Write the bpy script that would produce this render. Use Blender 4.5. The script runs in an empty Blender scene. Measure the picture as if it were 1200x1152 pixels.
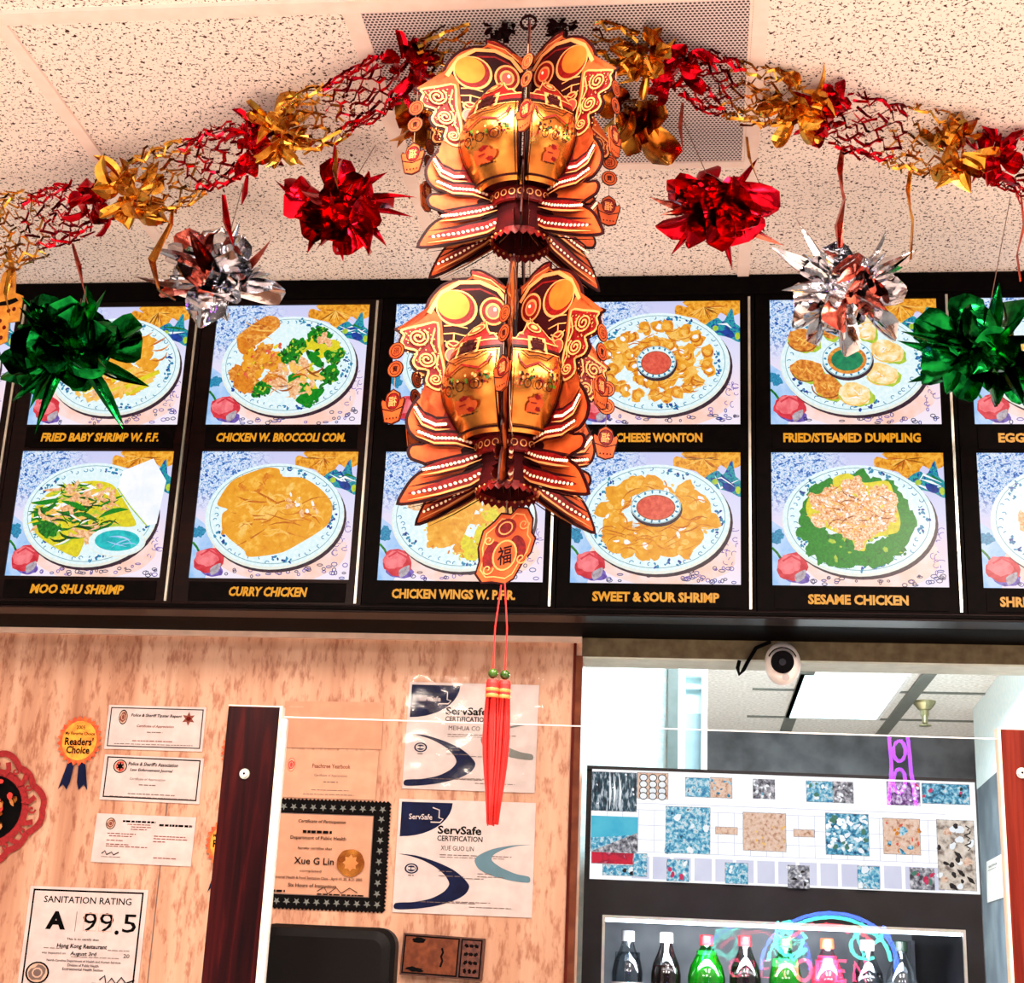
import bpy, bmesh, math, random
from mathutils import Vector, Matrix
R = random.Random(7)
SC = bpy.context.scene
COL = SC.collection
PI = math.pi

# ------------------------------------------------------------------ camera
F = 1753.3                      # focal length in pixels of a 1200x1152 frame
W = 0.34                        # width of one menu photograph (m)
CAM = Vector((0.0, -2.9116, 1.5))
def _rot(a, b, c):
    ca, sa, cb, sb, cc, sc = math.cos(a), math.sin(a), math.cos(b), math.sin(b), math.cos(c), math.sin(c)
    Rx = Matrix(((1, 0, 0), (0, ca, -sa), (0, sa, ca)))
    Ry = Matrix(((cb, 0, -sb), (0, 1, 0), (sb, 0, cb)))
    Rz = Matrix(((cc, -sc, 0), (sc, cc, 0), (0, 0, 1)))
    return Rz @ Rx @ Ry
RM = _rot(-0.30408, -0.13018, 0.04427).transposed()
def b2w(v): return Vector((v[0], v[2], -v[1]))
cx_, cy_, cz_ = (b2w(RM @ Vector(e)) for e in ((1, 0, 0), (0, -1, 0), (0, 0, -1)))
cam_d = bpy.data.cameras.new('camera')
cam = bpy.data.objects.new('camera', cam_d); COL.objects.link(cam)
cam_d.sensor_fit = 'HORIZONTAL'; cam_d.sensor_width = 36.0; cam_d.lens = F / 1200 * 36
cam_d.clip_start = 0.05; cam_d.clip_end = 60
cam.matrix_world = Matrix((
    (cx_.x, cy_.x, cz_.x, CAM.x), (cx_.y, cy_.y, cz_.y, CAM.y), (cx_.z, cy_.z, cz_.z, CAM.z), (0, 0, 0, 1)))
SC.camera = cam
def ray(x, y): return b2w(RM @ Vector(((x - 600) / F, (y - 576) / F, 1)))
def onY(x, y, Y): d = ray(x, y); return CAM + d * ((Y - CAM.y) / d.y)
def onZ(x, y, Z): d = ray(x, y); return CAM + d * ((Z - CAM.z) / d.z)
def onP(x, y, p, n): d = ray(x, y); return CAM + d * ((p - CAM).dot(n) / d.dot(n))

# ------------------------------------------------------------------ light
V = SC.view_settings
V.view_transform = 'Standard'; V.look = 'None'; V.gamma = 1; V.use_curve_mapping = False
V.exposure = 0.0
wd = bpy.data.worlds.new('world'); SC.world = wd; wd.use_nodes = True
wd.node_tree.nodes['Background'].inputs[0].default_value = (1.0, 0.86, 0.76, 1)
wd.node_tree.nodes['Background'].inputs[1].default_value = 0.45
def area(name, loc, target, sx, sy, power, col):
    l = bpy.data.lights.new(name, 'AREA'); l.shape = 'RECTANGLE'; l.size = sx; l.size_y = sy
    l.energy = power; l.color = col
    o = bpy.data.objects.new(name, l); COL.objects.link(o); o.location = loc
    o.rotation_euler = (Vector(target) - Vector(loc)).to_track_quat('-Z', 'Y').to_euler()
    return o
WARM = (1.0, 0.81, 0.68)
CEIL = 2.904
area('unseen_ceiling_lamp', (-0.35, -1.75, CEIL - 0.03), (-0.35, -1.75, 0), 0.55, 1.1, 88, WARM)
area('unseen_ceiling_lamp', (0.85, -1.75, CEIL - 0.03), (0.85, -1.75, 0), 0.55, 1.1, 88, WARM)
for x_ in (-1.55, 0.25, 2.05): area('unseen_ceiling_lamp', (x_, -4.1, CEIL - 0.03), (x_, -4.1, 0), 0.55, 1.1, 85, WARM)  # unseen rear row, added to bounce light off the floor onto the ceiling
area('ceiling_fill_light', (-3.2, -4.6, 1.0), (-0.4, -0.9, 2.95), 2.6, 1.7, 44, WARM)  # added fill, aimed up to brighten the ceiling; no window stands here
area('ceiling_fill_light', (4.2, -4.6, 1.0), (0.4, -0.9, 2.95), 2.6, 1.7, 44, WARM)
area('back_room_light', (0.45, 0.42, 2.66), (0.5, 1.5, 1.6), 1.0, 0.25, 42, (0.86, 0.97, 1.0))  # added to brighten the pale partition; no fixture stands here
area('back_room_light', (0.9, 2.6, 2.6), (0.9, 2.6, 0), 1.2, 1.2, 420, (0.86, 0.97, 1.0))

# ------------------------------------------------------------------ materials
def lin(c):
    return tuple(((v / 255) / 12.92 if v <= 10.31 else (((v / 255) + 0.055) / 1.055) ** 2.4) for v in c) + (1,)
def ramp_of(nt, stops, interp='LINEAR'):
    r = nt.nodes.new('ShaderNodeValToRGB'); r.color_ramp.interpolation = interp
    el = r.color_ramp.elements
    while len(el) > len(stops): el.remove(el[-1])
    while len(el) < len(stops): el.new(0.5)
    for e, (p, c) in zip(el, stops): e.position = p; e.color = lin(c)
    return r
def coords(nt, kind='Object', scale=(1, 1, 1)):
    t = nt.nodes.new('ShaderNodeTexCoord'); m = nt.nodes.new('ShaderNodeMapping')
    m.inputs['Scale'].default_value = scale
    nt.links.new(t.outputs[kind], m.inputs[0]); return m.outputs[0]
def noise(nt, vec, scale, detail=2, rough=0.5, dist=0):
    n = nt.nodes.new('ShaderNodeTexNoise'); n.inputs['Scale'].default_value = scale
    n.inputs['Detail'].default_value = detail; n.inputs['Roughness'].default_value = rough
    n.inputs['Distortion'].default_value = dist
    nt.links.new(vec, n.inputs['Vector']); return n.outputs['Fac']
def newmat(name):
    m = bpy.data.materials.new(name); m.use_nodes = True
    nt = m.node_tree; b = nt.nodes['Principled BSDF']; return m, nt, b
CACHE = {}
def P(name, c, rough=0.5, metal=0.0, c2=None, scale=30, stretch=(1, 1, 1), spec=0.5, bump=0, lo=0.35, hi=0.65, detail=2):
    """plain surface with a noise-mixed colour"""
    if name in CACHE: return CACHE[name]
    m, nt, b = newmat(name)
    c2 = c2 or tuple(max(0, v * 0.93) for v in c)
    f = noise(nt, coords(nt, 'Object', stretch), scale, detail)
    r = ramp_of(nt, [(lo, c), (hi, c2)]); nt.links.new(f, r.inputs[0])
    nt.links.new(r.outputs[0], b.inputs['Base Color'])
    b.inputs['Roughness'].default_value = rough; b.inputs['Metallic'].default_value = metal
    b.inputs['Specular IOR Level'].default_value = spec
    if bump:
        bp = nt.nodes.new('ShaderNodeBump'); bp.inputs['Strength'].default_value = bump
        bp.inputs['Distance'].default_value = 0.004
        nt.links.new(f, bp.inputs['Height']); nt.links.new(bp.outputs[0], b.inputs['Normal'])
    CACHE[name] = m; return m
def EM(name, stops, scale=60, detail=3, strength=1.0, kind='Object', stretch=(1, 1, 1), dist=0.3, interp='LINEAR'):
    """back-lit film: emission with procedural colour variation"""
    if name in CACHE: return CACHE[name]
    m, nt, b = newmat(name)
    if not isinstance(stops[0][0], (int, float)) or len(stops[0]) != 2: stops = [(0.3, stops[0]), (0.7, stops[-1])]
    f = noise(nt, coords(nt, kind, stretch), scale, detail, 0.55, dist)
    r = ramp_of(nt, stops, interp); nt.links.new(f, r.inputs[0])
    nt.links.new(r.outputs[0], b.inputs['Emission Color']); b.inputs['Emission Strength'].default_value = strength
    b.inputs['Base Color'].default_value = (0, 0, 0, 1); b.inputs['Roughness'].default_value = 0.3
    b.inputs['Specular IOR Level'].default_value = 0.2
    CACHE[name] = m; return m
def E2(name, a, b2=None, scale=120, strength=1.0):
    b2 = b2 or tuple(v * 0.93 for v in a)
    return EM(name, [(0.36, a), (0.64, b2)], scale, 3, strength)

def m_ceiling():
    m, nt, b = newmat('ceiling_tile')
    v = coords(nt, 'Object', (1, 1, 1))
    n1 = noise(nt, v, 140, 1.5, 0.5, 0.35)
    n2 = noise(nt, v, 230, 1.0, 0.5, 0.5)
    r1 = ramp_of(nt, [(0.0, (255, 255, 255)), (0.615, (255, 255, 255)), (0.66, (0, 0, 0))])
    r2 = ramp_of(nt, [(0.0, (255, 255, 255)), (0.63, (255, 255, 255)), (0.68, (60, 60, 60))])
    nt.links.new(n1, r1.inputs[0]); nt.links.new(n2, r2.inputs[0])
    mu = nt.nodes.new('ShaderNodeMath'); mu.operation = 'MULTIPLY'
    nt.links.new(r1.outputs[0], mu.inputs[0]); nt.links.new(r2.outputs[0], mu.inputs[1])
    mx = ramp_of(nt, [(0.0, (66, 38, 32)), (1.0, (255, 246, 238))])
    nt.links.new(mu.outputs[0], mx.inputs[0]); nt.links.new(mx.outputs[0], b.inputs['Base Color'])
    b.inputs['Roughness'].default_value = 0.9; b.inputs['Specular IOR Level'].default_value = 0.1
    bp = nt.nodes.new('ShaderNodeBump'); bp.inputs['Strength'].default_value = 0.5; bp.inputs['Distance'].default_value = 0.003
    nt.links.new(mu.outputs[0], bp.inputs['Height']); nt.links.new(bp.outputs[0], b.inputs['Normal'])
    return m
def m_perf():
    """perforated sheet: rows of round holes"""
    m, nt, b = newmat('perforated_metal')
    v = coords(nt, 'Object', (150, 150, 150))
    sp = nt.nodes.new('ShaderNodeSeparateXYZ'); nt.links.new(v, sp.inputs[0])
    def mth(op, a, c=None, cval=None):
        k = nt.nodes.new('ShaderNodeMath'); k.operation = op
        if hasattr(a, 'links') or not isinstance(a, float): nt.links.new(a, k.inputs[0])
        if c is not None: nt.links.new(c, k.inputs[1])
        elif cval is not None: k.inputs[1].default_value = cval
        return k.outputs[0]
    row = mth('FLOOR', sp.outputs[1]); half = mth('MULTIPLY', mth('MODULO', row, None, 2.0), None, 0.5)
    fx = mth('SUBTRACT', mth('FRACT', mth('ADD', sp.outputs[0], half)), None, 0.5)
    fy = mth('SUBTRACT', mth('FRACT', sp.outputs[1]), None, 0.5)
    d2 = mth('ADD', mth('MULTIPLY', fx, fx), mth('MULTIPLY', fy, fy))
    r = ramp_of(nt, [(0.1, (24, 22, 26)), (0.14, (226, 216, 216))])
    nt.links.new(d2, r.inputs[0]); nt.links.new(r.outputs[0], b.inputs['Base Color'])
    b.inputs['Roughness'].default_value = 0.6
    return m
def m_wall():
    m, nt, b = newmat('marbled_wall')
    v = coords(nt, 'Object', (8, 8, 0.42)); f = noise(nt, v, 1.8, 4, 0.55, 0.4)
    r = ramp_of(nt, [(0.26, (160, 104, 76)), (0.42, (198, 148, 118)), (0.60, (214, 170, 142)), (0.76, (180, 124, 94))])
    nt.links.new(f, r.inputs[0])
    v2 = coords(nt, 'Object', (1, 1, 0.3)); f2 = noise(nt, v2, 90, 3, 0.6)
    r2 = ramp_of(nt, [(0.33, (196, 156, 134)), (0.5, (255, 255, 255))]); nt.links.new(f2, r2.inputs[0])
    mx = nt.nodes.new('ShaderNodeMix'); mx.data_type = 'RGBA'; mx.blend_type = 'MULTIPLY'; mx.inputs[0].default_value = 0.8
    nt.links.new(r.outputs[0], mx.inputs[6]); nt.links.new(r2.outputs[0], mx.inputs[7])
    nt.links.new(mx.outputs[2], b.inputs['Base Color']); b.inputs['Roughness'].default_value = 0.45
    return m
def m_wood(name, a, c, d, stretch=(30, 30, 1.6), rough=0.3, spec=.1):
    m, nt, b = newmat(name)
    v = coords(nt, 'Object', stretch); f = noise(nt, v, 1.5, 5, 0.6, 1.2)
    r = ramp_of(nt, [(0.3, a), (0.5, c), (0.7, d)]); nt.links.new(f, r.inputs[0])
    nt.links.new(r.outputs[0], b.inputs['Base Color']); b.inputs['Roughness'].default_value = rough; b.inputs['Specular IOR Level'].default_value = spec
    return m
def m_clear(name, tint=(255, 255, 255), gloss=0.08, rough=0.0, k=.5):
    m, nt, b = newmat(name); nt.nodes.remove(b)
    out = nt.nodes['Material Output']
    t = nt.nodes.new('ShaderNodeBsdfTransparent'); t.inputs[0].default_value = lin(tint)
    g = nt.nodes.new('ShaderNodeBsdfGlossy'); g.inputs['Roughness'].default_value = rough
    lw = nt.nodes.new('ShaderNodeLayerWeight'); lw.inputs[0].default_value = 0.3
    nf = noise(nt, coords(nt), 3.0, 1)
    ma = nt.nodes.new('ShaderNodeMath'); ma.operation = 'MULTIPLY_ADD'
    ma.inputs[1].default_value = k; ma.inputs[2].default_value = gloss
    nt.links.new(lw.outputs['Fresnel'], ma.inputs[0])
    cl = nt.nodes.new('ShaderNodeMath'); cl.operation = 'MULTIPLY_ADD'; cl.inputs[1].default_value = 0.01
    nt.links.new(nf, cl.inputs[0]); nt.links.new(ma.outputs[0], cl.inputs[2])
    x = nt.nodes.new('ShaderNodeMixShader')
    nt.links.new(cl.outputs[0], x.inputs[0]); nt.links.new(t.outputs[0], x.inputs[1]); nt.links.new(g.outputs[0], x.inputs[2])
    nt.links.new(x.outputs[0], out.inputs['Surface'])
    return m
def foil(name, c, c2, rough=0.16):
    return P(name, c, rough, 1.0, c2, 40, bump=0.25)

M_CEIL = m_ceiling(); M_PERF = m_perf(); M_WALL = m_wall()
M_TEE = P('ceiling_tee', (255, 240, 232), 0.6, c2=(250, 232, 222), spec=.2)
M_BLACK = P('black_lacquer', (4, 3, 3), 0.6, c2=(9, 5, 5), scale=60, spec=.03)
M_DARKWOOD = m_wood('dark_stained_wood', (7, 2, 2), (16, 5, 5), (28, 9, 7), (2, 30, 30), 0.3)
M_MAHOG = m_wood('mahogany', (14, 2, 4), (34, 4, 7), (64, 13, 12), (28, 28, 1.5), 0.28)
M_REDWOOD = m_wood('reddish_wood', (62, 12, 6), (88, 22, 12), (116, 38, 22), (40, 40, 1.2), 0.35)
M_SILVER = P('silver_strip', (206, 210, 200), 0.3, 0.9)
M_WHITE = P('white_plastic', (245, 240, 236), 0.35)
M_PAPER = P('white_paper', (214, 200, 198), 0.7)
M_CREAM = P('cream_paper', (206, 172, 150), 0.75)
M_PEACH = P('peach_paper', (206, 150, 120), 0.75)
M_INK = P('black_ink', (6, 5, 6), 0.7, spec=.05)
M_GREYINK = P('grey_ink', (112, 92, 86), 0.7)
M_BROWNINK = P('brown_ink', (132, 60, 40), 0.7)
M_NAVY = P('navy_print', (8, 14, 46), 0.6, c2=(14, 24, 62), spec=.1)
M_TEALP = P('teal_print', (86, 128, 146), 0.5)
M_GREYP = P('grey_print', (112, 116, 112), 0.5)
M_CAPTION = E2('caption_yellow', (246, 170, 40), (226, 140, 22), 300)
F_RED = foil('red_foil', (224, 16, 40), (160, 6, 20))
F_GOLD = foil('gold_foil', (236, 176, 74), (190, 124, 38), 0.2)
F_AMBER = foil('amber_foil', (212, 132, 48), (150, 84, 24), 0.2)
F_SILVER = foil('silver_foil', (236, 238, 244), (196, 196, 202), 0.1)
F_GREEN = foil('green_foil', (14, 132, 52), (3, 68, 26), 0.14)
F_ROSE = foil('rose_foil', (214, 110, 90), (160, 60, 50), 0.2)
L_MAROON = P('maroon_print', (38, 5, 7), 0.4, c2=(22, 3, 4), spec=.06)
L_RED = P('red_print', (108, 10, 9), 0.4, c2=(78, 5, 6), scale=200, spec=.12)
L_BRIGHT = P('bright_red_print', (214, 44, 30), 0.4)
L_ORANGE = P('orange_gold_card', (172, 74, 30), 0.42, 0.25, c2=(144, 52, 18), scale=40, spec=.15)
L_LINE = P('gold_line', (206, 132, 76), 0.4, 0.25, spec=.15)
L_GOLD = P('gold_sheet', (214, 138, 60), 0.24, 0.9, c2=(150, 78, 28), scale=25)
L_DISC = P('gold_disc', (196, 104, 34), 0.4, 0.45, c2=(176, 86, 24), spec=.2)
L_CREAM = P('cream_dots', (255, 226, 190), 0.5)
M_CORD = P('red_cord', (222, 26, 18), 0.6, c2=(180, 10, 10), scale=300)
M_BEAD = P('green_bead', (60, 100, 20), 0.15, c2=(20, 50, 8))
M_STRING = P('thread', (120, 90, 70), 0.7)

# ------------------------------------------------------------------ mesh building
MW = {}                                             # world matrix of every empty
class MB:
    def __init__(s): s.v = []; s.f = []; s.m = []; s.uv = []; s.mats = []
    def mi(s, m):
        if m not in s.mats: s.mats.append(m)
        return s.mats.index(m)
    def face(s, pts, m, uv=None):
        b = len(s.v); s.v += [Vector(p) for p in pts]; s.f.append(list(range(b, b + len(pts)))); s.m.append(s.mi(m)); s.uv.append(uv)
    def mesh(s, vs, fs, m):
        b = len(s.v); s.v += [Vector(p) for p in vs]; k = s.mi(m)
        for f in fs: s.f.append([b + i for i in f]); s.m.append(k); s.uv.append(None)
    def box(s, lo, hi, m, M=None):
        x0, y0, z0 = lo; x1, y1, z1 = hi
        vs = [Vector(p) for p in ((x0, y0, z0), (x1, y0, z0), (x1, y1, z0), (x0, y1, z0), (x0, y0, z1), (x1, y0, z1), (x1, y1, z1), (x0, y1, z1))]
        if M: vs = [M @ p for p in vs]
        s.mesh(vs, [(0, 3, 2, 1), (4, 5, 6, 7), (0, 1, 5, 4), (1, 2, 6, 5), (2, 3, 7, 6), (3, 0, 4, 7)], m)
    def grid(s, rows, m, closed=False):
        n = len(rows[0]); vs = [p for r in rows for p in r]; fs = []
        for i in range(len(rows) - 1):
            for j in range(n if closed else n - 1):
                k = (j + 1) % n
                fs.append((i * n + j, i * n + k, (i + 1) * n + k, (i + 1) * n + j))
        s.mesh(vs, fs, m)
    def lathe(s, prof, m, c=(0, 0, 0), n=24, a0=0, a1=2 * PI):
        full = abs(a1 - a0 - 2 * PI) < 1e-6; c = Vector(c); k = n if full else n + 1
        s.grid([[c + Vector((r * math.cos(a0 + (a1 - a0) * j / n), r * math.sin(a0 + (a1 - a0) * j / n), z)) for j in range(k)] for r, z in prof], m, full)
    def tube(s, path, r, m, n=8, taper=None):
        path = [Vector(p) for p in path]; rows = []
        for i, p in enumerate(path):
            t = (path[min(i + 1, len(path) - 1)] - path[max(i - 1, 0)]).normalized()
            a = t.cross(Vector((0, 0, 1)) if abs(t.z) < 0.9 else Vector((1, 0, 0))).normalized(); b = t.cross(a)
            rr = r if taper is None else r * taper[i]
            rows.append([p + (a * math.cos(2 * PI * j / n) + b * math.sin(2 * PI * j / n)) * rr for j in range(n)])
        s.grid(rows, m, True); k = len(s.v)
        s.f.append([k - n * len(rows) + j for j in range(n)]); s.m.append(s.mi(m)); s.uv.append(None)
        s.f.append([k - n + j for j in range(n)]); s.m.append(s.mi(m)); s.uv.append(None)
    def ball(s, c, rx, ry, rz, m, n=16, k=10, M=None):
        c = Vector(c); rows = []
        for i in range(k + 1):
            t = PI * i / k
            row = [Vector((rx * math.sin(t) * math.cos(2 * PI * j / n), ry * math.sin(t) * math.sin(2 * PI * j / n), rz * math.cos(t))) for j in range(n)]
            rows.append([c + (M @ p if M else p) for p in row])
        s.grid(rows, m, True)
    def build(s, name, parent=None, smooth=False, bevel=0, origin=None):
        me = bpy.data.meshes.new(name)
        if parent: inv = MW[parent.name].inverted()
        else:
            if origin is None:
                lo = Vector((min(p.x for p in s.v), min(p.y for p in s.v), min(p.z for p in s.v))); hi = Vector((max(p.x for p in s.v), max(p.y for p in s.v), max(p.z for p in s.v)))
                origin = Vector(((lo.x + hi.x) / 2, (lo.y + hi.y) / 2, lo.z))
            inv = Matrix.Translation(-Vector(origin))
        me.from_pydata([inv @ p for p in s.v], [], s.f)
        for m in s.mats: me.materials.append(m)
        me.polygons.foreach_set('material_index', s.m)
        if any(s.uv):
            ul = me.uv_layers.new(name='UVMap').data
            for p, u in zip(me.polygons, s.uv):
                if u:
                    for li, q in zip(p.loop_indices, u): ul[li].uv = q
        if smooth: me.polygons.foreach_set('use_smooth', [True] * len(me.polygons))
        me.update()
        o = bpy.data.objects.new(name, me); COL.objects.link(o)
        if parent: o.parent = parent; MW[o.name] = MW[parent.name].copy()
        else: o.location = origin; MW[o.name] = Matrix.Translation(Vector(origin))
        if bevel:
            md = o.modifiers.new('bevel', 'BEVEL'); md.width = bevel; md.segments = 2; md.limit_method = 'ANGLE'
        return o
def tag(o, label, cat, group=None):
    o['label'] = label; o['category'] = cat
    if group: o['group'] = group
    return o
def struct(o): o['kind'] = 'structure'; return o
def thing(name, label, cat, loc, group=None, rz=0):
    o = bpy.data.objects.new(name, None); COL.objects.link(o); o.empty_display_size = 0.05
    o.location = loc; o.rotation_euler = (0, 0, rz)
    MW[o.name] = Matrix.Translation(Vector(loc)) @ Matrix.Rotation(rz, 4, 'Z')
    return tag(o, label, cat, group)
def copy_tree(o, parent=None):
    c = o.copy(); COL.objects.link(c)
    if parent: c.parent = parent
    for ch in list(o.children): copy_tree(ch, c)
    return c

TXT = {}
def text_geo(s, off=0.0, shear=0.0):
    k = (s, off, shear)
    if k in TXT: return TXT[k]
    c = bpy.data.curves.new('t', 'FONT'); c.body = s; c.size = 1; c.offset = off; c.shear = shear; c.resolution_u = 2
    o = bpy.data.objects.new('t', c); COL.objects.link(o)
    me = bpy.data.meshes.new_from_object(o.evaluated_get(bpy.context.evaluated_depsgraph_get()))
    vs = [(v.co.x, v.co.y) for v in me.vertices]; fs = [list(p.vertices) for p in me.polygons]
    bpy.data.objects.remove(o); bpy.data.curves.remove(c); bpy.data.meshes.remove(me)
    if not vs: vs = [(0, 0), (1, 0), (0, 1)]; fs = []
    x0 = min(v[0] for v in vs); x1 = max(v[0] for v in vs); y0 = min(v[1] for v in vs); y1 = max(v[1] for v in vs)
    TXT[k] = ([((x - x0) / (x1 - x0), 1 - (y - y0) / (y1 - y0)) for x, y in vs], fs, (x1 - x0) / (y1 - y0))
    return TXT[k]

def smooth(pts, sub=3):
    """closed outline through the points, rounded between them"""
    n = len(pts); o = []
    for i in range(n):
        p0, p1, p2, p3 = pts[i - 1], pts[i], pts[(i + 1) % n], pts[(i + 2) % n]
        for q in range(sub):
            t = q / sub; m = [(p2[k] - p0[k]) * .4 for k in (0, 1)]; m2 = [(p3[k] - p1[k]) * .4 for k in (0, 1)]
            h1, h2, h3, h4 = 2 * t ** 3 - 3 * t * t + 1, t ** 3 - 2 * t * t + t, -2 * t ** 3 + 3 * t * t, t ** 3 - t * t
            o.append(tuple(h1 * p1[k] + h2 * m[k] + h3 * p2[k] + h4 * m2[k] for k in (0, 1)))
    return o
class Draw:
    """flat printed shapes in (u right, v down) on a surface given by fn(u, v, height)"""
    def __init__(s, fn, mb=None, h0=0.0002, dh=0.00004, asp=1.0):
        s.fn = fn; s.mb = mb or MB(); s.h = h0; s.dh = dh; s.asp = asp    # asp = length of v unit / length of u unit
    def up(s): s.h += s.dh
    def poly(s, pts, m):
        s.up(); s.mb.face([s.fn(u, v, s.h) for u, v in pts], m, [(u, v) for u, v in pts])
    def spoly(s, pts, m): s.poly(smooth(pts, 4), m)
    def rect(s, u0, v0, u1, v1, m): s.poly([(u0, v0), (u1, v0), (u1, v1), (u0, v1)], m)
    def frame(s, u0, v0, u1, v1, w, m):
        wv = w / s.asp
        s.rect(u0, v0, u1, v0 + wv, m); s.rect(u0, v1 - wv, u1, v1, m); s.rect(u0, v0, u0 + w, v1, m); s.rect(u1 - w, v0, u1, v1, m)
    def ell(s, cx, cy, rx, ry, m, rot=0, n=24, jit=0.0, rnd=None):
        rnd = rnd or R; ca, sa = math.cos(rot), math.sin(rot); pts = []
        ph = [rnd.uniform(0, 6.28) for _ in range(3)]
        for i in range(n):
            a = 2 * PI * i / n
            k = 1 + jit * (math.sin(2 * a + ph[0]) + 0.7 * math.sin(5 * a + ph[1]) + 0.6 * math.sin(9 * a + ph[2])) * 0.6
            x, y = rx * math.cos(a) * k, ry * math.sin(a) * k
            y *= s.asp; X = x * ca - y * sa; Y = (x * sa + y * ca) / s.asp
            pts.append((cx + X, cy + Y))
        s.poly(pts, m)
    def stroke(s, pts, w, m, taper=False, closed=False):
        s.up(); n = len(pts); L = []; Rr = []
        for i, (x, y) in enumerate(pts):
            if closed: a, b = pts[(i - 1) % n], pts[(i + 1) % n]
            else: a, b = pts[max(i - 1, 0)], pts[min(i + 1, n - 1)]
            dx, dy = b[0] - a[0], (b[1] - a[1]) * s.asp; d = math.hypot(dx, dy) or 1e-9
            ww = w * 0.5 * ((0.15 + math.sin(PI * i / (n - 1))) if taper else 1)
            nx, ny = -dy / d * ww, dx / d * ww / s.asp
            L.append((x + nx, y + ny)); Rr.append((x - nx, y - ny))
        for i in range(n if closed else n - 1):
            j = (i + 1) % n; q = [L[i], L[j], Rr[j], Rr[i]]
            s.mb.face([s.fn(u, v, s.h) for u, v in q], m, q)
    def ring(s, cx, cy, rx, ry, w, m, n=32, a0=0, a1=2 * PI):
        full = abs(a1 - a0 - 2 * PI) < 1e-6
        s.stroke([(cx + rx * math.cos(a0 + (a1 - a0) * i / n), cy + ry * math.sin(a0 + (a1 - a0) * i / n)) for i in range(n if full else n + 1)], w, m, closed=full)
    def spiral(s, cx, cy, r, turns, w, m, a0=0, sgn=1, n=26):
        s.stroke([(cx + r * (1 - 0.85 * i / n) * math.cos(a0 + sgn * 2 * PI * turns * i / n), cy + r * (1 - 0.85 * i / n) * math.sin(a0 + sgn * 2 * PI * turns * i / n)) for i in range(n + 1)], w, m)
    def text(s, t, cx, cy, w, h, m, off=0.0, shear=0.0, slope=0.0):
        vs, fs, a = text_geo(t, off, shear); s.up()
        if h is None: h = w / a / s.asp
        if w is None: w = h * s.asp * a
        s.mb.mesh([s.fn(cx + (x - 0.5) * w, cy + (y - 0.5) * h + slope * (x - 0.5), s.h) for x, y in vs], fs, m)
    def dash(s, u0, u1, v, hgt, m, rnd=R):
        """a line of unreadable small print"""
        s.up(); u = u0
        while u < u1:
            l = rnd.uniform(0.012, 0.05) * (1 if u1 - u0 < 2 else 40); e = min(u + l, u1)
            q = [(u, v - hgt / 2), (e, v - hgt / 2), (e, v + hgt / 2), (u, v + hgt / 2)]
            s.mb.face([s.fn(a, b, s.h) for a, b in q], m, q); u = e + l * 0.25

class Plane:
    def __init__(s, O, ux, uy):
        s.O = Vector(O); s.ux = Vector(ux); s.uy = Vector(uy); s.n = s.ux.cross(s.uy).normalized()
        if s.n.dot(CAM - s.O) < 0: s.n = -s.n
        s.asp = s.uy.length / s.ux.length
    def __call__(s, u, v, h=0): return s.O + s.ux * u + s.uy * v + s.n * h
    def uv(s, x, y):
        p = onP(x, y, s.O, s.n) - s.O
        a, b, c = s.ux.dot(s.ux), s.ux.dot(s.uy), s.uy.dot(s.uy); d, e = p.dot(s.ux), p.dot(s.uy); D = a * c - b * b
        return ((d * c - e * b) / D, (e * a - d * b) / D)
def card_plane(tl, tr, bl, Y):
    a, b, c = onY(*tl, Y), onY(*tr, Y), onY(*bl, Y); ux = b - a; uy = c - a
    uy = uy - ux * (uy.dot(ux) / ux.dot(ux)) * 0.6      # nearly square corners
    return Plane(a, ux, uy)
def slab(mb, pl, t, m, u0=0, v0=0, u1=1, v1=1):
    """a thin sheet lying t behind its printed face"""
    f = [pl(u0, v0), pl(u1, v0), pl(u1, v1), pl(u0, v1)]; b = [p - pl.n * t for p in f]
    mb.mesh(f + b, [(0, 1, 2, 3), (7, 6, 5, 4), (0, 4, 5, 1), (1, 5, 6, 2), (2, 6, 7, 3), (3, 7, 4, 0)], m)

# ------------------------------------------------------------------ the setting
WY = 0.2                                          # face of the wall under the menu board
ZB0 = 2.16                                         # lower edge of the menu board
mb = MB(); mb.box((-3.2, -5.6, CEIL), (3.4, WY + 0.1, CEIL + 0.05), M_CEIL); struct(mb.build('ceiling'))
def tee(x0, y0, x1, y1, w=0.024, z=CEIL):
    mb = MB(); a = Vector((x0, y0, 0)); b = Vector((x1, y1, 0)); d = (b - a).normalized(); n = Vector((-d.y, d.x, 0)) * w / 2
    mb.mesh([Vector((p.x, p.y, zz)) for zz in (z - 0.006, z + 0.004) for p in (a - n, b - n, b + n, a + n)],
            [(0, 1, 2, 3), (7, 6, 5, 4), (0, 4, 5, 1), (1, 5, 6, 2), (2, 6, 7, 3), (3, 7, 4, 0)], M_TEE)
    return mb
trim_n = [0]
def trim(mb, m=None, bevel=0):
    trim_n[0] += 1; return struct(mb.build('trim_%d' % trim_n[0], bevel=bevel))
p0, p1 = onZ(0, 58, CEIL), onZ(195, 266, CEIL)
q0, q1 = onZ(400, 7, CEIL), onZ(480, 185, CEIL)
r0, r1 = onZ(875, 3, CEIL), onZ(885, 300, CEIL)
XL, XM, XR = (p0.x + p1.x) / 2, (q0.x + q1.x) / 2, (r0.x + r1.x) / 2
YT = onZ(300, 8, CEIL).y
for x in (XL - 0.6, XL, XM, XR, XR + 0.6, XR + 1.2): trim(tee(x, -5.5, x, 0.0))
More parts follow.
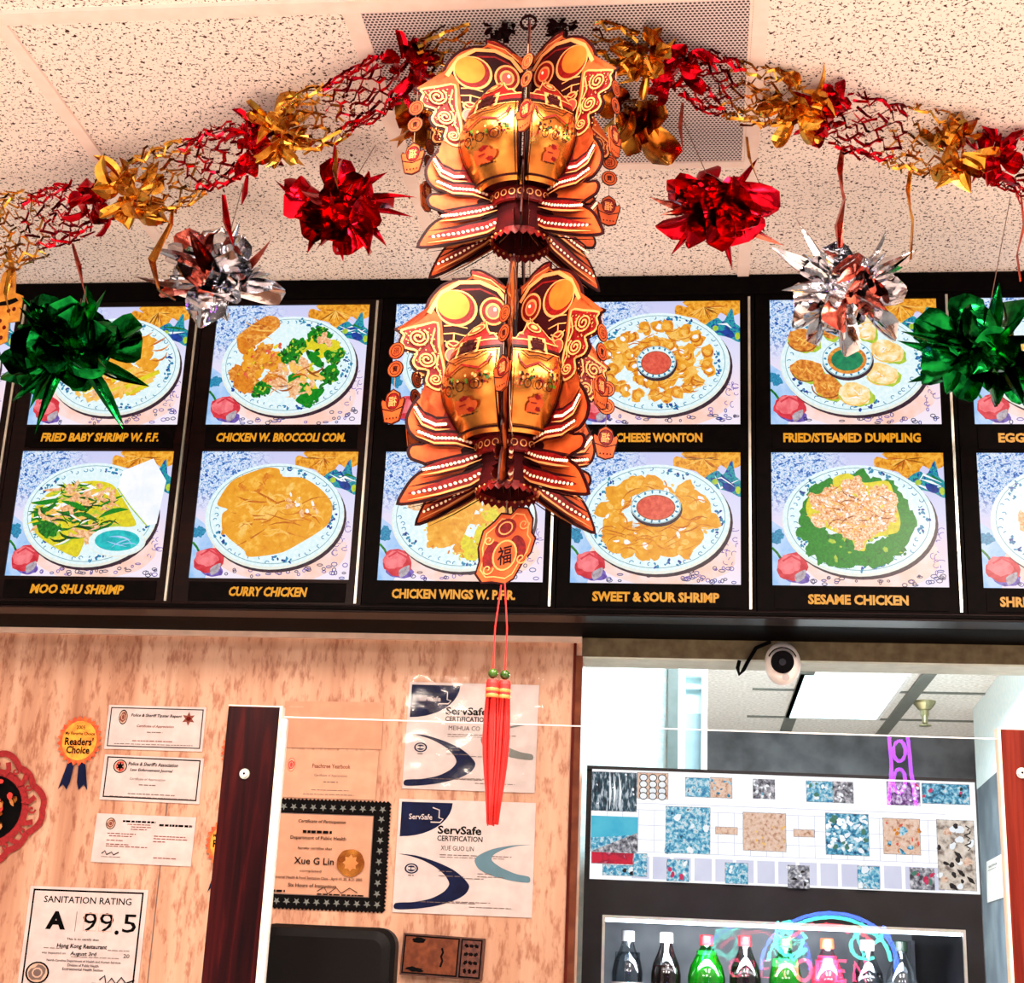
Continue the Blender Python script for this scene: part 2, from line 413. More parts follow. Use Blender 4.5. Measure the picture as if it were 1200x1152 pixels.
for k_, w_ in ((0, .03), (1.2, .024), (2.4, .024)): trim(tee(-3.1, YT - k_, 3.3, YT - k_, w_, CEIL - .0015))
# return air vent in its tile
yv0 = onZ(820, 186, CEIL).y
v = thing('ceiling_vent', 'square perforated metal return air vent set in the ceiling above the upper lantern', 'vent', ((XM + XR) / 2, (YT + yv0) / 2, CEIL - 0.01))
mb = MB(); mb.box((XM + 0.012, YT + 0.014, CEIL - 0.005), (XR - 0.012, yv0, CEIL), M_PERF); mb.build('perforated_panel', v)
mb = MB()
for lo, hi in (((XM + .012, yv0, CEIL - .008), (XR - .012, yv0 + .02, CEIL)), ((XM + .0125, YT + .0155, CEIL - .007), (XM + .017, yv0, CEIL)), ((XR - .017, YT + .0155, CEIL - .007), (XR - .0125, yv0, CEIL))):
    mb.box(lo, hi, M_TEE)
mb.build('frame', v)
# unseen fluorescent troffers over the customers; rear row added for bounce light
M_LAMP = E2('lamp_diffuser', (255, 244, 236), strength=2.0)
for x, y in ((-0.35, -1.75), (0.85, -1.75), (-1.55, -4.1), (.25, -4.1), (2.05, -4.1)):
    t = thing('ceiling_lamp', 'long unseen fluorescent ceiling panel lighting the customer side', 'ceiling light', (x, y, CEIL - .02), 'unseen fluorescent ceiling panels')
    mb = MB(); mb.box((x - .29, y - .58, CEIL - .02), (x + .29, y + .58, CEIL), M_TEE); mb.build('frame', t)
    mb = MB(); mb.box((x - .27, y - .56, CEIL - .024), (x + .27, y + .56, CEIL - .02), M_LAMP); mb.build('diffuser', t)
M_FLOOR = P('floor_tile', (240, 226, 214), 0.5, c2=(228, 212, 200), scale=8)
mb = MB(); mb.box((-3.2, -5.6, -.05), (3.4, 7.2, 0), M_FLOOR); struct(mb.build('floor'))
XO0 = onY(681, 800, WY).x; ZO = onY(900, 773, WY).z; XO1 = 2.4
mb = MB(); mb.box((-3.2, WY, 0), (XO0, WY + .1, CEIL), M_WALL); struct(mb.build('wall_left'))
M_HEAD = P('header_shaded_olive', (118, 108, 84), 0.7, c2=(96, 86, 66), scale=40, spec=.1)  # wall colour in the menu board's shadow, put into the header colour
M_SOFF = P('pale_green_paint', (214, 226, 214), 0.5)
mb = MB(); mb.box((XO0, WY, ZO), (XO1, WY + .1, CEIL), M_HEAD); struct(mb.build('wall_back'))
mb = MB(); mb.box((XO0, WY + .004, ZO - .004), (XO1, WY + .1, ZO), M_SOFF); trim(mb)
mb = MB(); mb.box((XO1, WY, 0), (3.4, WY + .1, CEIL), M_WALL); struct(mb.build('wall_right'))
mb = MB(); mb.box((XO0, WY, 0), (XO1, WY + .1, 0.98), M_WALL); struct(mb.build('wall_front'))
mb = MB(); mb.box((XO0 - .012, WY - .004, .98), (XO0 + .002, WY + .012, ZO), P('brown_jamb', (120, 66, 44), .6, c2=(96, 48, 32), spec=.1)); trim(mb)
mb = MB(); xs_ = onY(667, 1000, WY).x; mb.box((xs_ - .003, WY - .004, .98), (xs_ + .003, WY, ZO + .03), M_REDWOOD); trim(mb)
xs_ = onY(183, 1060, WY).x
mb = MB(); mb.box((xs_ - .001, WY - .001, .98), (xs_ + .001, WY, 1.86), M_GREYINK); trim(mb)
mb = MB(); mb.box((-3.2, WY - .012, ZB0 - .012), (XO0 + 0.0, WY, ZB0 + .004), P('pale_trim', (236, 206, 186), .5)); trim(mb)
# unseen rear wall, darkened to weaken its reflection in the clear screen
M_DIM = P('darkened_rear_wall', (30, 21, 19), .8)
mb = MB(); mb.box((-1.9, -5.65, 0), (2.9, -5.6, CEIL), M_DIM); struct(mb.build('wall_rear'))

# ------------------------------------------------------------------ menu board
HP, GP = W * 0.81924, W * 0.17579
ZT = CAM.z + 1.14894 / .29 * W                       # top of the upper photographs
X0 = -1.22112 / .29 * W
PX_ = [X0 + v / .29 * W for v in (-0.3600, -0.01742, 0.32552, 0.66570, 1.00259, 1.34525, 1.69021)]
e_bg = None
def photo_bg():
    m, nt, b = newmat('photo_tablecloth')
    uv = coords(nt, 'UV')
    sp = nt.nodes.new('ShaderNodeSeparateXYZ'); nt.links.new(uv, sp.inputs[0])
    base = ramp_of(nt, [(0.0, (206, 208, 246)), (0.45, (226, 224, 250)), (0.75, (250, 226, 236)), (1.0, (246, 236, 250))])
    nt.links.new(sp.outputs[1], base.inputs[0])
    f = noise(nt, uv, 40, 3, 0.7, 0.8)
    spk = ramp_of(nt, [(0.38, (30, 80, 170)), (0.46, (130, 184, 240)), (0.52, (246, 252, 255)), (0.66, (110, 150, 226))])
    nt.links.new(f, spk.inputs[0])
    g = nt.nodes.new('ShaderNodeVectorMath'); g.operation = 'DISTANCE'; g.inputs[1].default_value = (0.12, 0.14, 0)
    nt.links.new(uv, g.inputs[0])
    mk = ramp_of(nt, [(0.18, (255, 255, 255)), (0.36, (0, 0, 0))]); nt.links.new(g.outputs['Value'], mk.inputs[0])
    mx = nt.nodes.new('ShaderNodeMix'); mx.data_type = 'RGBA'
    nt.links.new(mk.outputs[0], mx.inputs[0]); nt.links.new(base.outputs[0], mx.inputs[6]); nt.links.new(spk.outputs[0], mx.inputs[7])
    nt.links.new(mx.outputs[2], b.inputs['Emission Color']); b.inputs['Emission Strength'].default_value = 1.0
    b.inputs['Base Color'].default_value = (0, 0, 0, 1); b.inputs['Specular IOR Level'].default_value = 0.2
    return m
e_bg = photo_bg()
e_plate = E2('photo_plate', (240, 253, 255), (218, 244, 248)); e_rim = E2('photo_plate_rim', (244, 240, 226), (226, 236, 228))
e_blue = E2('photo_blue', (54, 160, 196), (26, 110, 160), 300); e_line = E2('photo_line', (120, 170, 180))
e_shadow = E2('photo_plate_shadow', (70, 44, 58), (40, 30, 44)); e_peach = E2('photo_peach_shade', (255, 206, 188), (252, 224, 220), 30)
e_rose = E2('photo_rose', (232, 70, 84), (200, 36, 52), 60); e_rosel = E2('photo_rose_light', (250, 134, 140), (236, 96, 106), 60)
e_purple = E2('photo_purple', (90, 60, 150), (130, 110, 200)); e_sky = E2('photo_pale_blue', (150, 196, 244), (190, 216, 250), 40)
e_flow = EM('photo_flower', [(.35, (250, 186, 66)), (.55, (232, 150, 34)), (.7, (190, 110, 20))], 150); e_flowd = E2('photo_flower_dark', (150, 84, 16))
e_teal = EM('photo_leaf', [(.35, (16, 120, 150)), (.5, (40, 170, 170)), (.62, (20, 70, 160))], 130, 2); e_lime = E2('photo_lime', (196, 214, 60), (150, 190, 60))
e_deep = E2('photo_deep_blue', (30, 70, 170), (20, 50, 120)); e_navy = E2('photo_pebble', (40, 44, 90))
o1 = EM('photo_orange', [(.28, (252, 196, 84)), (.46, (240, 166, 44)), (.62, (236, 158, 38)), (.76, (220, 130, 26))], 80, 3)
o2 = EM('photo_orange_deep', [(.3, (240, 158, 48)), (.6, (214, 116, 28))], 140, 4)
o3 = E2('photo_orange_light', (252, 206, 110), (244, 182, 76), 150); o4 = E2('photo_orange_stroke', (190, 92, 20), (214, 120, 34), 200)
red = EM('photo_red_sauce', [(.35, (238, 108, 84)), (.65, (214, 72, 56))], 120)
grn = EM('photo_green', [(.34, (40, 150, 40)), (.5, (16, 112, 30)), (.66, (8, 70, 20))], 160, 4)
gdk = E2('photo_dark_green', (10, 84, 28), (6, 56, 18))
grb = EM('photo_green_bright', [(.35, (20, 150, 30)), (.6, (6, 122, 26))], 220, 3); yel = E2('photo_yellow', (236, 222, 40), (214, 196, 40), 150)
pnk = EM('photo_peach_meat', [(.3, (255, 226, 190)), (.5, (244, 186, 132)), (.68, (214, 134, 80))], 190, 4)
ses = EM('photo_sesame', [(.36, (255, 240, 214)), (.5, (248, 190, 136)), (.66, (216, 124, 66))], 260, 4)
tea = EM('photo_teal_sauce', [(.35, (40, 206, 206)), (.65, (20, 170, 180))], 60, 2); wht = E2('photo_white', (255, 255, 255), (240, 246, 255), 30)
dmp = EM('photo_dumpling', [(.34, (255, 250, 228)), (.52, (252, 222, 150)), (.7, (240, 178, 80))], 60, 3)
fri = EM('photo_fried', [(.3, (250, 190, 90)), (.5, (226, 136, 48)), (.68, (178, 84, 24))], 120, 4)
brn = E2('photo_brown_edge', (170, 90, 30), (140, 66, 20)); gsc = EM('photo_green_sauce', [(.35, (30, 150, 96)), (.65, (20, 110, 80))], 90)

def draw_photo(D, kind, seed):
    r = random.Random(seed)
    U = lambda a, b: r.uniform(a, b)
    D.rect(0, 0, 1, 1, e_bg)
    # pale blue folds, rose, flower
    D.poly([(0, .52), (.09, .6), (.16, .78), (.1, 1), (0, 1)], e_sky)
    D.ell(.03, .64, .04, .05, e_blue, jit=.3)
    fl = [(.6, .06), (.62, .03), (.68, .05), (.66, .0), (1, 0), (1, .1), (.93, .13), (.88, .1), (.84, .18), (.78, .2), (.74, .15), (.68, .13), (.61, .12)]
    D.spoly(fl, e_flow)
    for i in range(16):
        a = U(-.2, 3.4); l = U(.06, .15); D.stroke([(.78, .05), (.78 + l * .5 * math.cos(a), .05 + l * .5 * math.sin(a)), (.78 + l * math.cos(a), .05 + l * math.sin(a))], .008, r.choice([e_flowd, o3, o3, o4]), True)
    D.spoly([(.79, .2), (.86, .14), (.9, .17), (.95, .06), (.97, .18), (1, .22), (1, .34), (.93, .3), (.84, .27)], e_teal)
    for i in range(6):
        D.stroke([(U(.8, .9), U(.17, .24)), (U(.88, .94), U(.16, .28)), (U(.95, 1), U(.2, .3))], .014, r.choice([e_deep, wht, e_teal, grn]), True)
    D.ell(.85, .225, .018, .022, e_lime); D.ell(.985, .29, .015, .03, e_lime)
    D.ell(.93, .27, .04, .03, e_deep, .5)
    D.ell(.55, .78, .42, .24, e_peach, jit=.05)
    D.ell(.13, .925, .085, .055, e_purple, .2, jit=.1)
    D.stroke([(0, .72), (.03, .76), (.06, .82)], .014, grn)
    D.ell(.115, .86, .092, .1, e_rose, jit=.1); D.ell(.1, .84, .07, .07, e_rosel, jit=.15)
    D.spoly([(.13, .92), (.19, .88), (.185, .94), (.14, .975)], E2('photo_rose_stalk', (150, 130, 140), (196, 190, 200)))
    D.stroke([(.06, .82), (.11, .78), (.17, .82), (.2, .87)], .012, e_rose)
    for i in range(46):
        x, y = U(.2, .98), U(.87, .985)
        if x < .7 and y < .93: continue
        D.ring(x, y, U(.006, .02), U(.006, .016), .005, r.choice([e_navy, e_navy, e_purple, e_deep]), 8)
    for i in range(14): D.ring(U(.9, .98), U(.55, .85), U(.006, .025), U(.006, .03), .004, e_purple, 8, U(0, 3), U(3.5, 6))
    # plate
    PXC, PYC, RX, RY = .5, .5, .44, .415
    if kind == 'shrimp_fries': PXC = .53
    D.ell(PXC + .015, PYC + .035, RX, RY, e_shadow, n=48)
    D.ell(PXC, PYC + .012, RX, RY, e_rim, n=48)
    D.ell(PXC, PYC, RX * .99, RY * .975, e_plate, n=48)
    D.ring(PXC, PYC, RX * .93, RY * .92, .004, e_line, 48)
    for i in range(46):
        a = 2 * PI * i / 46 + U(-.04, .04); k = .86 + U(-.04, .04)
        x, y = PXC + RX * k * math.cos(a), PYC + RY * k * math.sin(a)
        if i % 9 < 3:
            for q in range(5): D.ell(x + U(-.018, .018), y + U(-.02, .02), U(.006, .013), U(.005, .012), r.choice([e_blue, e_blue, e_deep]), U(0, 3), 8, .3)
        else: D.ring(x, y, .012, .012, .005, e_blue, 7, a + U(0, 1), a + U(2, 5))
    def cluster(n, cx, cy, rx, ry, s0, s1, mats, jit=.25, fl=.75):
        for i in range(n):
            a = U(0, 6.28); k = math.sqrt(U(0, 1)); s = U(s0, s1)
            D.ell(cx + rx * k * math.cos(a), cy + ry * k * math.sin(a), s, s * U(.6, 1) / D.asp * fl, r.choice(mats), U(0, 3), 22, jit, r)
    def strokes(n, cx, cy, rx, ry, l, w, mats):
        for i in range(n):
            a = U(0, 6.28); k = math.sqrt(U(0, 1)); x, y = cx + rx * k * math.cos(a), cy + ry * k * math.sin(a); t = U(-.7, .7); b = U(-.6, .6)
            D.stroke([(x + l * (q - 2) / 2 * math.cos(t + b * (q - 2) / 2), y + l * (q - 2) / 2 * math.sin(t + b * (q - 2) / 2)) for q in range(5)], w * U(.5, 1.2), r.choice(mats), True)
    def bowl(cx, cy, rx, ry, m):
        D.ell(cx + .005, cy + .02, rx * 1.02, ry * 1.04, e_shadow, n=32); D.ell(cx, cy, rx, ry, e_plate, n=32)
        D.ring(cx, cy, rx * .97, ry * .97, .004, e_line, 32)
        for i in range(18):
            a = 2 * PI * i / 18; D.ell(cx + rx * .87 * math.cos(a), cy + ry * .87 * math.sin(a), .01, .008, e_blue, a, 8, .3)
        D.ell(cx, cy + ry * .06, rx * .76, ry * .72, m, n=28)
        D.ring(cx, cy + ry * .06, rx * .76, ry * .72, .005, brn, 28)
    if kind == 'curry':
        D.spoly([(.13, .42), (.2, .25), (.3, .18), (.42, .13), (.5, .14), (.53, .2), (.66, .21), (.78, .3), (.86, .42), (.85, .56), (.78, .64), (.68, .72), (.58, .79), (.47, .82), (.36, .83), (.33, .78), (.24, .7), (.18, .62), (.17, .5), (.2, .46)], o1)
        cluster(26, .5, .48, .28, .25, .03, .07, [o1, o1, o3]); strokes(16, .5, .5, .28, .22, .11, .012, [o2, o4, o4]); strokes(14, .5, .5, .28, .22, .06, .012, [o3]); cluster(10, .3, .6, .1, .12, .03, .05, [o1])
        cluster(14, .66, .42, .14, .1, .012, .03, [o3, pnk, wht]); cluster(8, .38, .25, .1, .06, .03, .05, [o2, o1])
    elif kind == 'broccoli':
        cluster(18, .3, .5, .14, .22, .05, .09, [o1, fri, o2]); cluster(60, .32, .5, .16, .24, .006, .016, [o3, yel, red, o4])
        cluster(16, .68, .5, .15, .25, .05, .08, [grb, yel, yel], .15); cluster(60, .68, .46, .18, .27, .008, .02, [grn, gdk, grb, e_lime], .1)
        for bx, by in ((.55, .36), (.7, .26), (.8, .44), (.77, .6), (.5, .42), (.34, .72), (.66, .78)):
            cluster(10, bx, by, .045, .05, .03, .045, [grb], .12); cluster(34, bx, by, .055, .065, .006, .015, [grn, gdk, grn, e_lime], .1)
        D.spoly([(.57, .8), (.64, .72), (.75, .71), (.72, .78), (.63, .84)], grb)
        cluster(30, .56, .62, .16, .13, .025, .05, [pnk, pnk, o3]); strokes(16, .56, .64, .17, .14, .06, .012, [o4, brn, pnk]); cluster(5, .73, .3, .04, .04, .02, .035, [pnk])
        D.spoly([(.16, .25), (.32, .1), (.4, .11), (.42, .19), (.26, .36), (.19, .37), (.15, .31)], fri)
        D.spoly([(.15, .3), (.19, .27), (.24, .35), (.21, .42), (.17, .39)], o2); strokes(8, .29, .22, .08, .08, .07, .01, [o2, o3])
    elif kind == 'wonton':
        cluster(14, .5, .5, .3, .27, .05, .08, [o1, o3])
        for i in range(46):
            a = 2 * PI * i / 23 + U(-.1, .1); k = .5 + .42 * (i % 2) + U(-.08, .08); x, y = .5 + .33 * k * math.cos(a), .5 + .31 * k * math.sin(a)
            D.ell(x, y, .045, .05, o1, U(0, 3), 12, .3, r); D.ring(x, y, .03, .04, .012, r.choice([o2, o4, o2]), 10, a, a + U(3, 5)); D.ell(x + U(-.01, .01), y, .016, .02, r.choice([o3, wht, o3]), U(0, 3), 10, .3)
        cluster(46, .5, .5, .33, .3, .008, .02, [wht, o3, o3], .1); strokes(60, .5, .5, .33, .3, .05, .008, [o4, o2, o3])
        bowl(.49, .5, .12, .13, red)
    elif kind == 'dumpling':
        for (x, y, a, m) in ((.2, .33, .4, fri), (.22, .57, .3, fri), (.34, .7, .6, fri), (.5, .76, .2, dmp), (.66, .6, .2, dmp), (.7, .42, .5, dmp), (.56, .22, 1, dmp), (.36, .2, 1.4, fri)):
            D.ell(x + .01, y + .015, .105, .085, e_lime, a, 20, .1); D.ell(x, y, .1, .085, m, a, 20, .1)
            D.ring(x, y, .092, .09, .008, brn if m is fri else o3, 16, a + .2, a + 2.6)
            for q in range(5): D.stroke([(x + U(-.06, .06), y + U(-.05, .05)), (x + U(-.04, .04), y + U(-.03, .03)), (x + U(-.06, .06), y + U(-.05, .05))], .01, r.choice([o3, wht if m is dmp else o2, o3]), True)
        bowl(.46, .48, .15, .15, gsc); D.ring(.46, .49, .105, .1, .02, fri, 24)
    elif kind == 'mooshu':
        D.spoly([(.12, .5), (.2, .35), (.34, .27), (.5, .24), (.62, .27), (.7, .38), (.78, .52), (.8, .6), (.6, .62), (.5, .7), (.46, .84), (.4, .83), (.28, .76), (.16, .66)], yel)
        cluster(50, .42, .5, .27, .23, .025, .05, [grn, yel, pnk, pnk, o3, grb]); strokes(110, .42, .5, .28, .24, .07, .016, [grn, gdk, yel, o3, pnk, wht, e_lime]); strokes(14, .42, .5, .26, .2, .1, .03, [grn, grb, pnk])
        cluster(16, .46, .42, .2, .16, .02, .035, [pnk]); D.ell(.24, .63, .075, .06, grn, .6, 16, .2)
        D.poly([(.68, .16), (.87, .06), (.97, .24), (.94, .58), (.87, .6), (.66, .3)], wht); D.stroke([(.66, .3), (.76, .45), (.88, .6)], .008, e_lime)
        D.ell(.7, .725, .185, .12, e_rim); D.ell(.695, .72, .18, .115, e_plate); D.ell(.7, .715, .145, .083, tea); strokes(5, .7, .715, .09, .04, .07, .008, [e_sky])
    elif kind == 'wings':
        cluster(26, .55, .55, .27, .26, .05, .09, [o1, yel, o1]); cluster(120, .55, .58, .28, .26, .005, .012, [o3, o2, yel])
        D.spoly([(.28, .35), (.45, .3), (.55, .45), (.5, .68), (.36, .75), (.29, .6)], o1); D.ell(.22, .4, .09, .06, pnk, .4, 16, .2); cluster(8, .3, .3, .1, .08, .03, .05, [fri, o2])
    elif kind == 'sweetsour':
        cluster(16, .5, .5, .3, .25, .06, .1, [o1])
        for i in range(20):
            a = 2 * PI * i / 20 + U(-.1, .1); k = .8 + U(-.14, .14); x, y = .5 + .33 * k * math.cos(a), .52 + .3 * k * math.sin(a)
            D.ell(x, y, .085, .07, o1, U(0, 3), 16, .15, r); D.ring(x, y, .08, .075, .009, r.choice([o2, o3]), 12, a + 1, a + U(2.5, 4)); D.ell(x + U(-.02, .02), y - .02, .025, .02, r.choice([o3, o3, wht]), U(0, 3), 10, .2)
        cluster(40, .5, .52, .33, .28, .008, .022, [wht, o3, o3, o3], .1); strokes(40, .5, .52, .33, .28, .07, .008, [o4, o2])
        bowl(.5, .42, .15, .13, red)
    elif kind == 'sesame':
        for i in range(26):
            a = 2 * PI * i / 26; k = .86 + U(-.06, .06); D.ell(.49 + .3 * k * math.cos(a), .52 + .31 * k * math.sin(a), .085, .075, grb, U(0, 3), 18, .2, r)
        cluster(16, .36, .72, .12, .1, .05, .08, [grb]); cluster(30, .55, .7, .28, .14, .006, .02, [grn, e_lime])
        D.spoly([(.2, .4), (.24, .32), (.36, .32), (.36, .2), (.45, .16), (.54, .23), (.68, .22), (.72, .4), (.74, .52), (.72, .6), (.62, .63), (.55, .66), (.53, .74), (.48, .72), (.45, .64), (.36, .6), (.22, .5)], yel)
        cluster(70, .48, .42, .25, .19, .035, .06, [ses], .12); strokes(34, .48, .42, .24, .18, .06, .008, [fri, brn, o3]); cluster(4, .5, .68, .02, .05, .03, .04, [ses]); cluster(150, .48, .43, .25, .21, .005, .011, [wht, wht, o3, fri])
    elif kind == 'shrimp_fries':
        cluster(20, .52, .48, .28, .26, .06, .1, [o1]); strokes(26, .6, .45, .26, .24, .07, .012, [o2, o4, o3])
        for i in range(16): a = U(.2, .7); x, y = U(.4, .8), U(.55, .76); D.stroke([(x - .07, y + .04), (x, y), (x + .07, y - .04)], .03, r.choice([o3, o3, yel]), False)
        cluster(12, .5, .72, .2, .06, .02, .03, [pnk, o3])
    else:
        cluster(16, .5, .5, .28, .25, .06, .09, [dmp, pnk, o1]); cluster(30, .5, .5, .28, .25, .02, .04, [grn, yel, pnk, o3])

def bx(mb, x0, x1, z0, z1, y0, y1, m): mb.box((x0, y0, z0), (x1, y1, z1), m)
YB = 0.0                                             # front of the black bars
units = [ # photos (upper, lower), captions with pixel boxes (x0,x1,yc) and label
 (None, ('curry', ), None, None, 'narrow sliver of a black menu light box at the far left edge'),
 (('shrimp_fries',), ('mooshu',), ('FRIED BABY SHRIMP W. F.F.', 48, 186, 514), ('MOO SHU SHRIMP', 35, 145, 692.5), 'black menu light box with fried baby shrimp above moo shu shrimp'),
 (('broccoli',), ('curry',), ('CHICKEN W. BROCCOLI COM.', 253.5, 405, 513.5), ('CURRY CHICKEN', 268, 360, 695.5), 'black menu light box with chicken and broccoli above curry chicken'),
 (('wings',), ('wings',), None, ('CHICKEN WINGS W. P.F.R.', 459, 604, 697.5), 'black menu light box with chicken wings, mostly hidden behind the lower fish lantern'),
 (('wonton',), ('sweetsour',), ('CHEESE WONTON', 722, 823, 514), ('SWEET & SOUR SHRIMP', 694, 843, 700.5), 'black menu light box with cheese wonton above sweet and sour shrimp'),
 (('dumpling',), ('sesame',), ('FRIED/STEAMED DUMPLING', 918, 1079, 515), ('SESAME CHICKEN', 947, 1065, 707.5), 'black menu light box with dumplings above sesame chicken on green broccoli'),
 (('other',), ('other',), ('EGG ROLL', 1170, 1246, 516), ('SHRIMP', 1172, 1222, 709), 'black menu light box cut by the right edge of the view'),
]
GAP = [ (PX_[i] + W + PX_[i + 1]) / 2 for i in range(6)]
for i, (up, lowk, c1, c2, lab) in enumerate(units):
    xa = GAP[i - 1] if i else PX_[0] - .03
    xb = GAP[i] if i < 6 else PX_[6] + W + .03
    t = thing('menu_light_box', lab, 'menu board', ((xa + xb) / 2, .02, ZB0 + .02), 'menu light boxes')
    x0, x1 = PX_[i], PX_[i] + W
    z1a, z1b = ZT, ZT - HP; z2a, z2b = ZT - HP - GP, ZT - 2 * HP - GP
    frame_mat = M_DARKWOOD if i < 3 else M_BLACK  # left frames browner: a reddish reflection put into their colour
    mb = MB()
    bx(mb, xa + .001, x0, z2b - .055, ZT + .012, YB, .05, frame_mat); bx(mb, x1, xb - .001, z2b - .055, ZT + .012, YB, .05, frame_mat)
    bx(mb, x0, x1, ZT, ZT + .012, YB, .05, frame_mat); bx(mb, x0, x1, z2a, z1b, YB, .05, frame_mat); bx(mb, x0, x1, z2b - .055, z2b, YB, .05, frame_mat)
    bx(mb, x0, x1, z2b, ZT, .02, .05, frame_mat)
    mb.build('frame', t)
    mb = MB(); xsil = xb - .012
    bx(mb, xsil - .0025, xsil + .0025, z2b - .05, ZT + .006, YB - .004, YB, M_SILVER); o = mb.build('edge_strip', t); o['label'] = 'thin bright silver strip down the edge'
    for k, (zz, kd, nm) in enumerate(((z1a, up, 'upper'), (z2a, lowk, 'lower'))):
        pl = Plane((x0, YB + .004, zz), (W, 0, 0), (0, 0, -HP)); D = Draw(pl, asp=pl.asp, h0=0, dh=.000006)
        slab(D.mb, Plane((x0, YB + .006, zz), (W, 0, 0), (0, 0, -HP)), .012, M_WHITE)
        draw_photo(D, (kd or ('wonton',))[0], 11 * i + k)
        o = D.mb.build('dish_photo', t)
    for k, cp in enumerate((c1, c2)):
        za, zb = ((z2a + .006, z1b - .006), (z2b - .048, z2b - .008))[k]
        mb = MB(); bx(mb, x0 + .004, x1 - .004, za, zb, YB - .002, YB, M_BLACK); s = mb.build('caption_strip', t)
        if cp:
            a, b = onY(cp[1], cp[3], YB - .002), onY(cp[2], cp[3] , YB - .002)
            pl = Plane((a.x, YB - .002, 0), (1, 0, 0), (0, 0, -1)); D = Draw(pl, h0=.0005)
            hh = .0205 if len(cp[0]) > 5 else .02
            D.text(cp[0], (b.x - a.x) / 2, -(za + zb) / 2, b.x - a.x, hh, M_CAPTION, off=.045, shear=(.16 if i < 3 else .0))
            o = D.mb.build('caption', s); o['label'] = 'orange yellow block lettering on the black strip'
xa, xb = PX_[0] - .05, PX_[6] + W + .05
zlo = ZT - 2 * HP - GP - .055
mb = MB(); bx(mb, xa, xb, ZT + .012, CEIL - .001, -.006, .055, M_BLACK); tag(mb.build('menu_board_rail', bevel=.003), 'long black rail between the ceiling and the menu light boxes', 'rail')
mb = MB(); bx(mb, xa, xb, ZB0, zlo, -.012, .055, M_DARKWOOD); bx(mb, xa, xb, ZB0 + .004, ZB0 + .012, -.016, -.012, M_BLACK); tag(mb.build('menu_board_rail', bevel=.002), 'long dark wooden rail along the lower edge of the menu light boxes', 'rail')
mb = MB(); bx(mb, xa, xb, ZB0, CEIL - .001, .055, WY - .001, M_BLACK); trim(mb)  # back board of the menu casing

# ------------------------------------------------------------------ papers on the wall
def card(name, label, cat, tl, tr, bl, m=M_PAPER, Y=WY - .003, t=.0012, group=None, dh=.00006):
    pl = card_plane(tl, tr, bl, Y); D = Draw(pl, asp=pl.asp, h0=.0001, dh=dh)
    slab(D.mb, pl, t, m); D.name = name; D.lab = (label, cat, group); return D, pl
def done(D): return tag(D.mb.build(D.name), *D.lab)
def badge(D, x, y, rx, ry, m=M_BROWNINK, m2=M_INK):
    D.ell(x, y, rx, ry, m2, n=18); D.ell(x, y, rx * .85, ry * .85, M_CREAM, n=18); D.ell(x, y, rx * .7, ry * .7, m, n=12, jit=.2); D.ring(x, y, rx * .4, ry * .4, rx * .12, M_CREAM, 10)
def star(D, x, y, r, m, n=6, k=.5):
    D.poly([(x + r * (1 if q % 2 == 0 else k) * math.cos(PI * q / n + PI / 2), y + r * (1 if q % 2 == 0 else k) * math.sin(PI * q / n + PI / 2) / D.asp) for q in range(2 * n)], m)
D, pl = card('certificate', 'small white certificate with a badge and a star, upper one right of the rosette', 'certificate', (128, 826), (242, 829), (122.5, 877.5), group='small certificates left of the wooden post')
D.frame(.025, .05, .975, .94, .01, M_INK); badge(D, .16, .27, .045, .17); star(D, .83, .27, .07, M_BROWNINK); D.ell(.83, .27, .025, .05, L_RED)
D.text('Police & Sheriff Tipster Report', .5, .23, .52, .09, M_INK, .02, .2); D.text('Certificate of Appreciation', .5, .47, .38, .075, M_BROWNINK, .01, .2); D.dash(.42, .58, .6, .02, M_GREYINK); D.dash(.28, .7, .8, .02, M_BROWNINK); D.dash(.1, .9, .875, .015, M_GREYINK); done(D)
D, pl = card('certificate', 'small white certificate with one round black badge, lower one right of the rosette', 'certificate', (123, 884), (239, 889), (117, 937), group='small certificates left of the wooden post')
D.frame(.03, .04, .97, .94, .012, M_INK); badge(D, .17, .25, .07, .15, L_BRIGHT); star(D, .17, .25, .045, M_INK)
D.text("Police & Sheriff's Association", .5, .18, .5, .085, M_INK, .02, .2); D.text('Law Enforcement Journal', .49, .32, .43, .08, M_INK, .02, .2); D.text('Certificate of Appreciation', .46, .52, .36, .07, M_GREYINK, 0, .2); D.dash(.38, .55, .64, .02, M_GREYINK); D.dash(.28, .75, .84, .02, M_GREYINK); D.dash(.1, .93, .91, .015, M_GREYINK); done(D)
D, pl = card('permit', 'plain white typed permit slip with round crest, below the two small certificates', 'paper', (114, 953), (230, 958), (106, 1010), group='small certificates left of the wooden post')
badge(D, .15, .2, .05, .12); D.dash(.27, .6, .14, .04, M_INK); D.dash(.64, .97, .19, .045, M_INK)
for v, a, b in ((.2, .32, .56), (.25, .36, .56), (.3, .36, .52), (.4, .13, .42), (.45, .15, .38), (.54, .13, .3), (.62, .13, .36), (.66, .13, .55), (.42, .6, .92), (.47, .6, .95), (.53, .6, .72), (.86, .62, .85)): D.dash(a, b, v, .018, M_BROWNINK)
D.stroke([(.1, .82), (.13, .76), (.15, .84), (.2, .78), (.22, .84), (.27, .78)], .01, M_INK); D.dash(.1, .3, .88, .01, M_GREYINK); done(D)
D, pl = card('note', 'blank faded peach paper slip, upper one right of the wooden post', 'paper', (334, 821.5), (450, 823), (330, 876), M_PEACH, group='faded slips right of the wooden post')
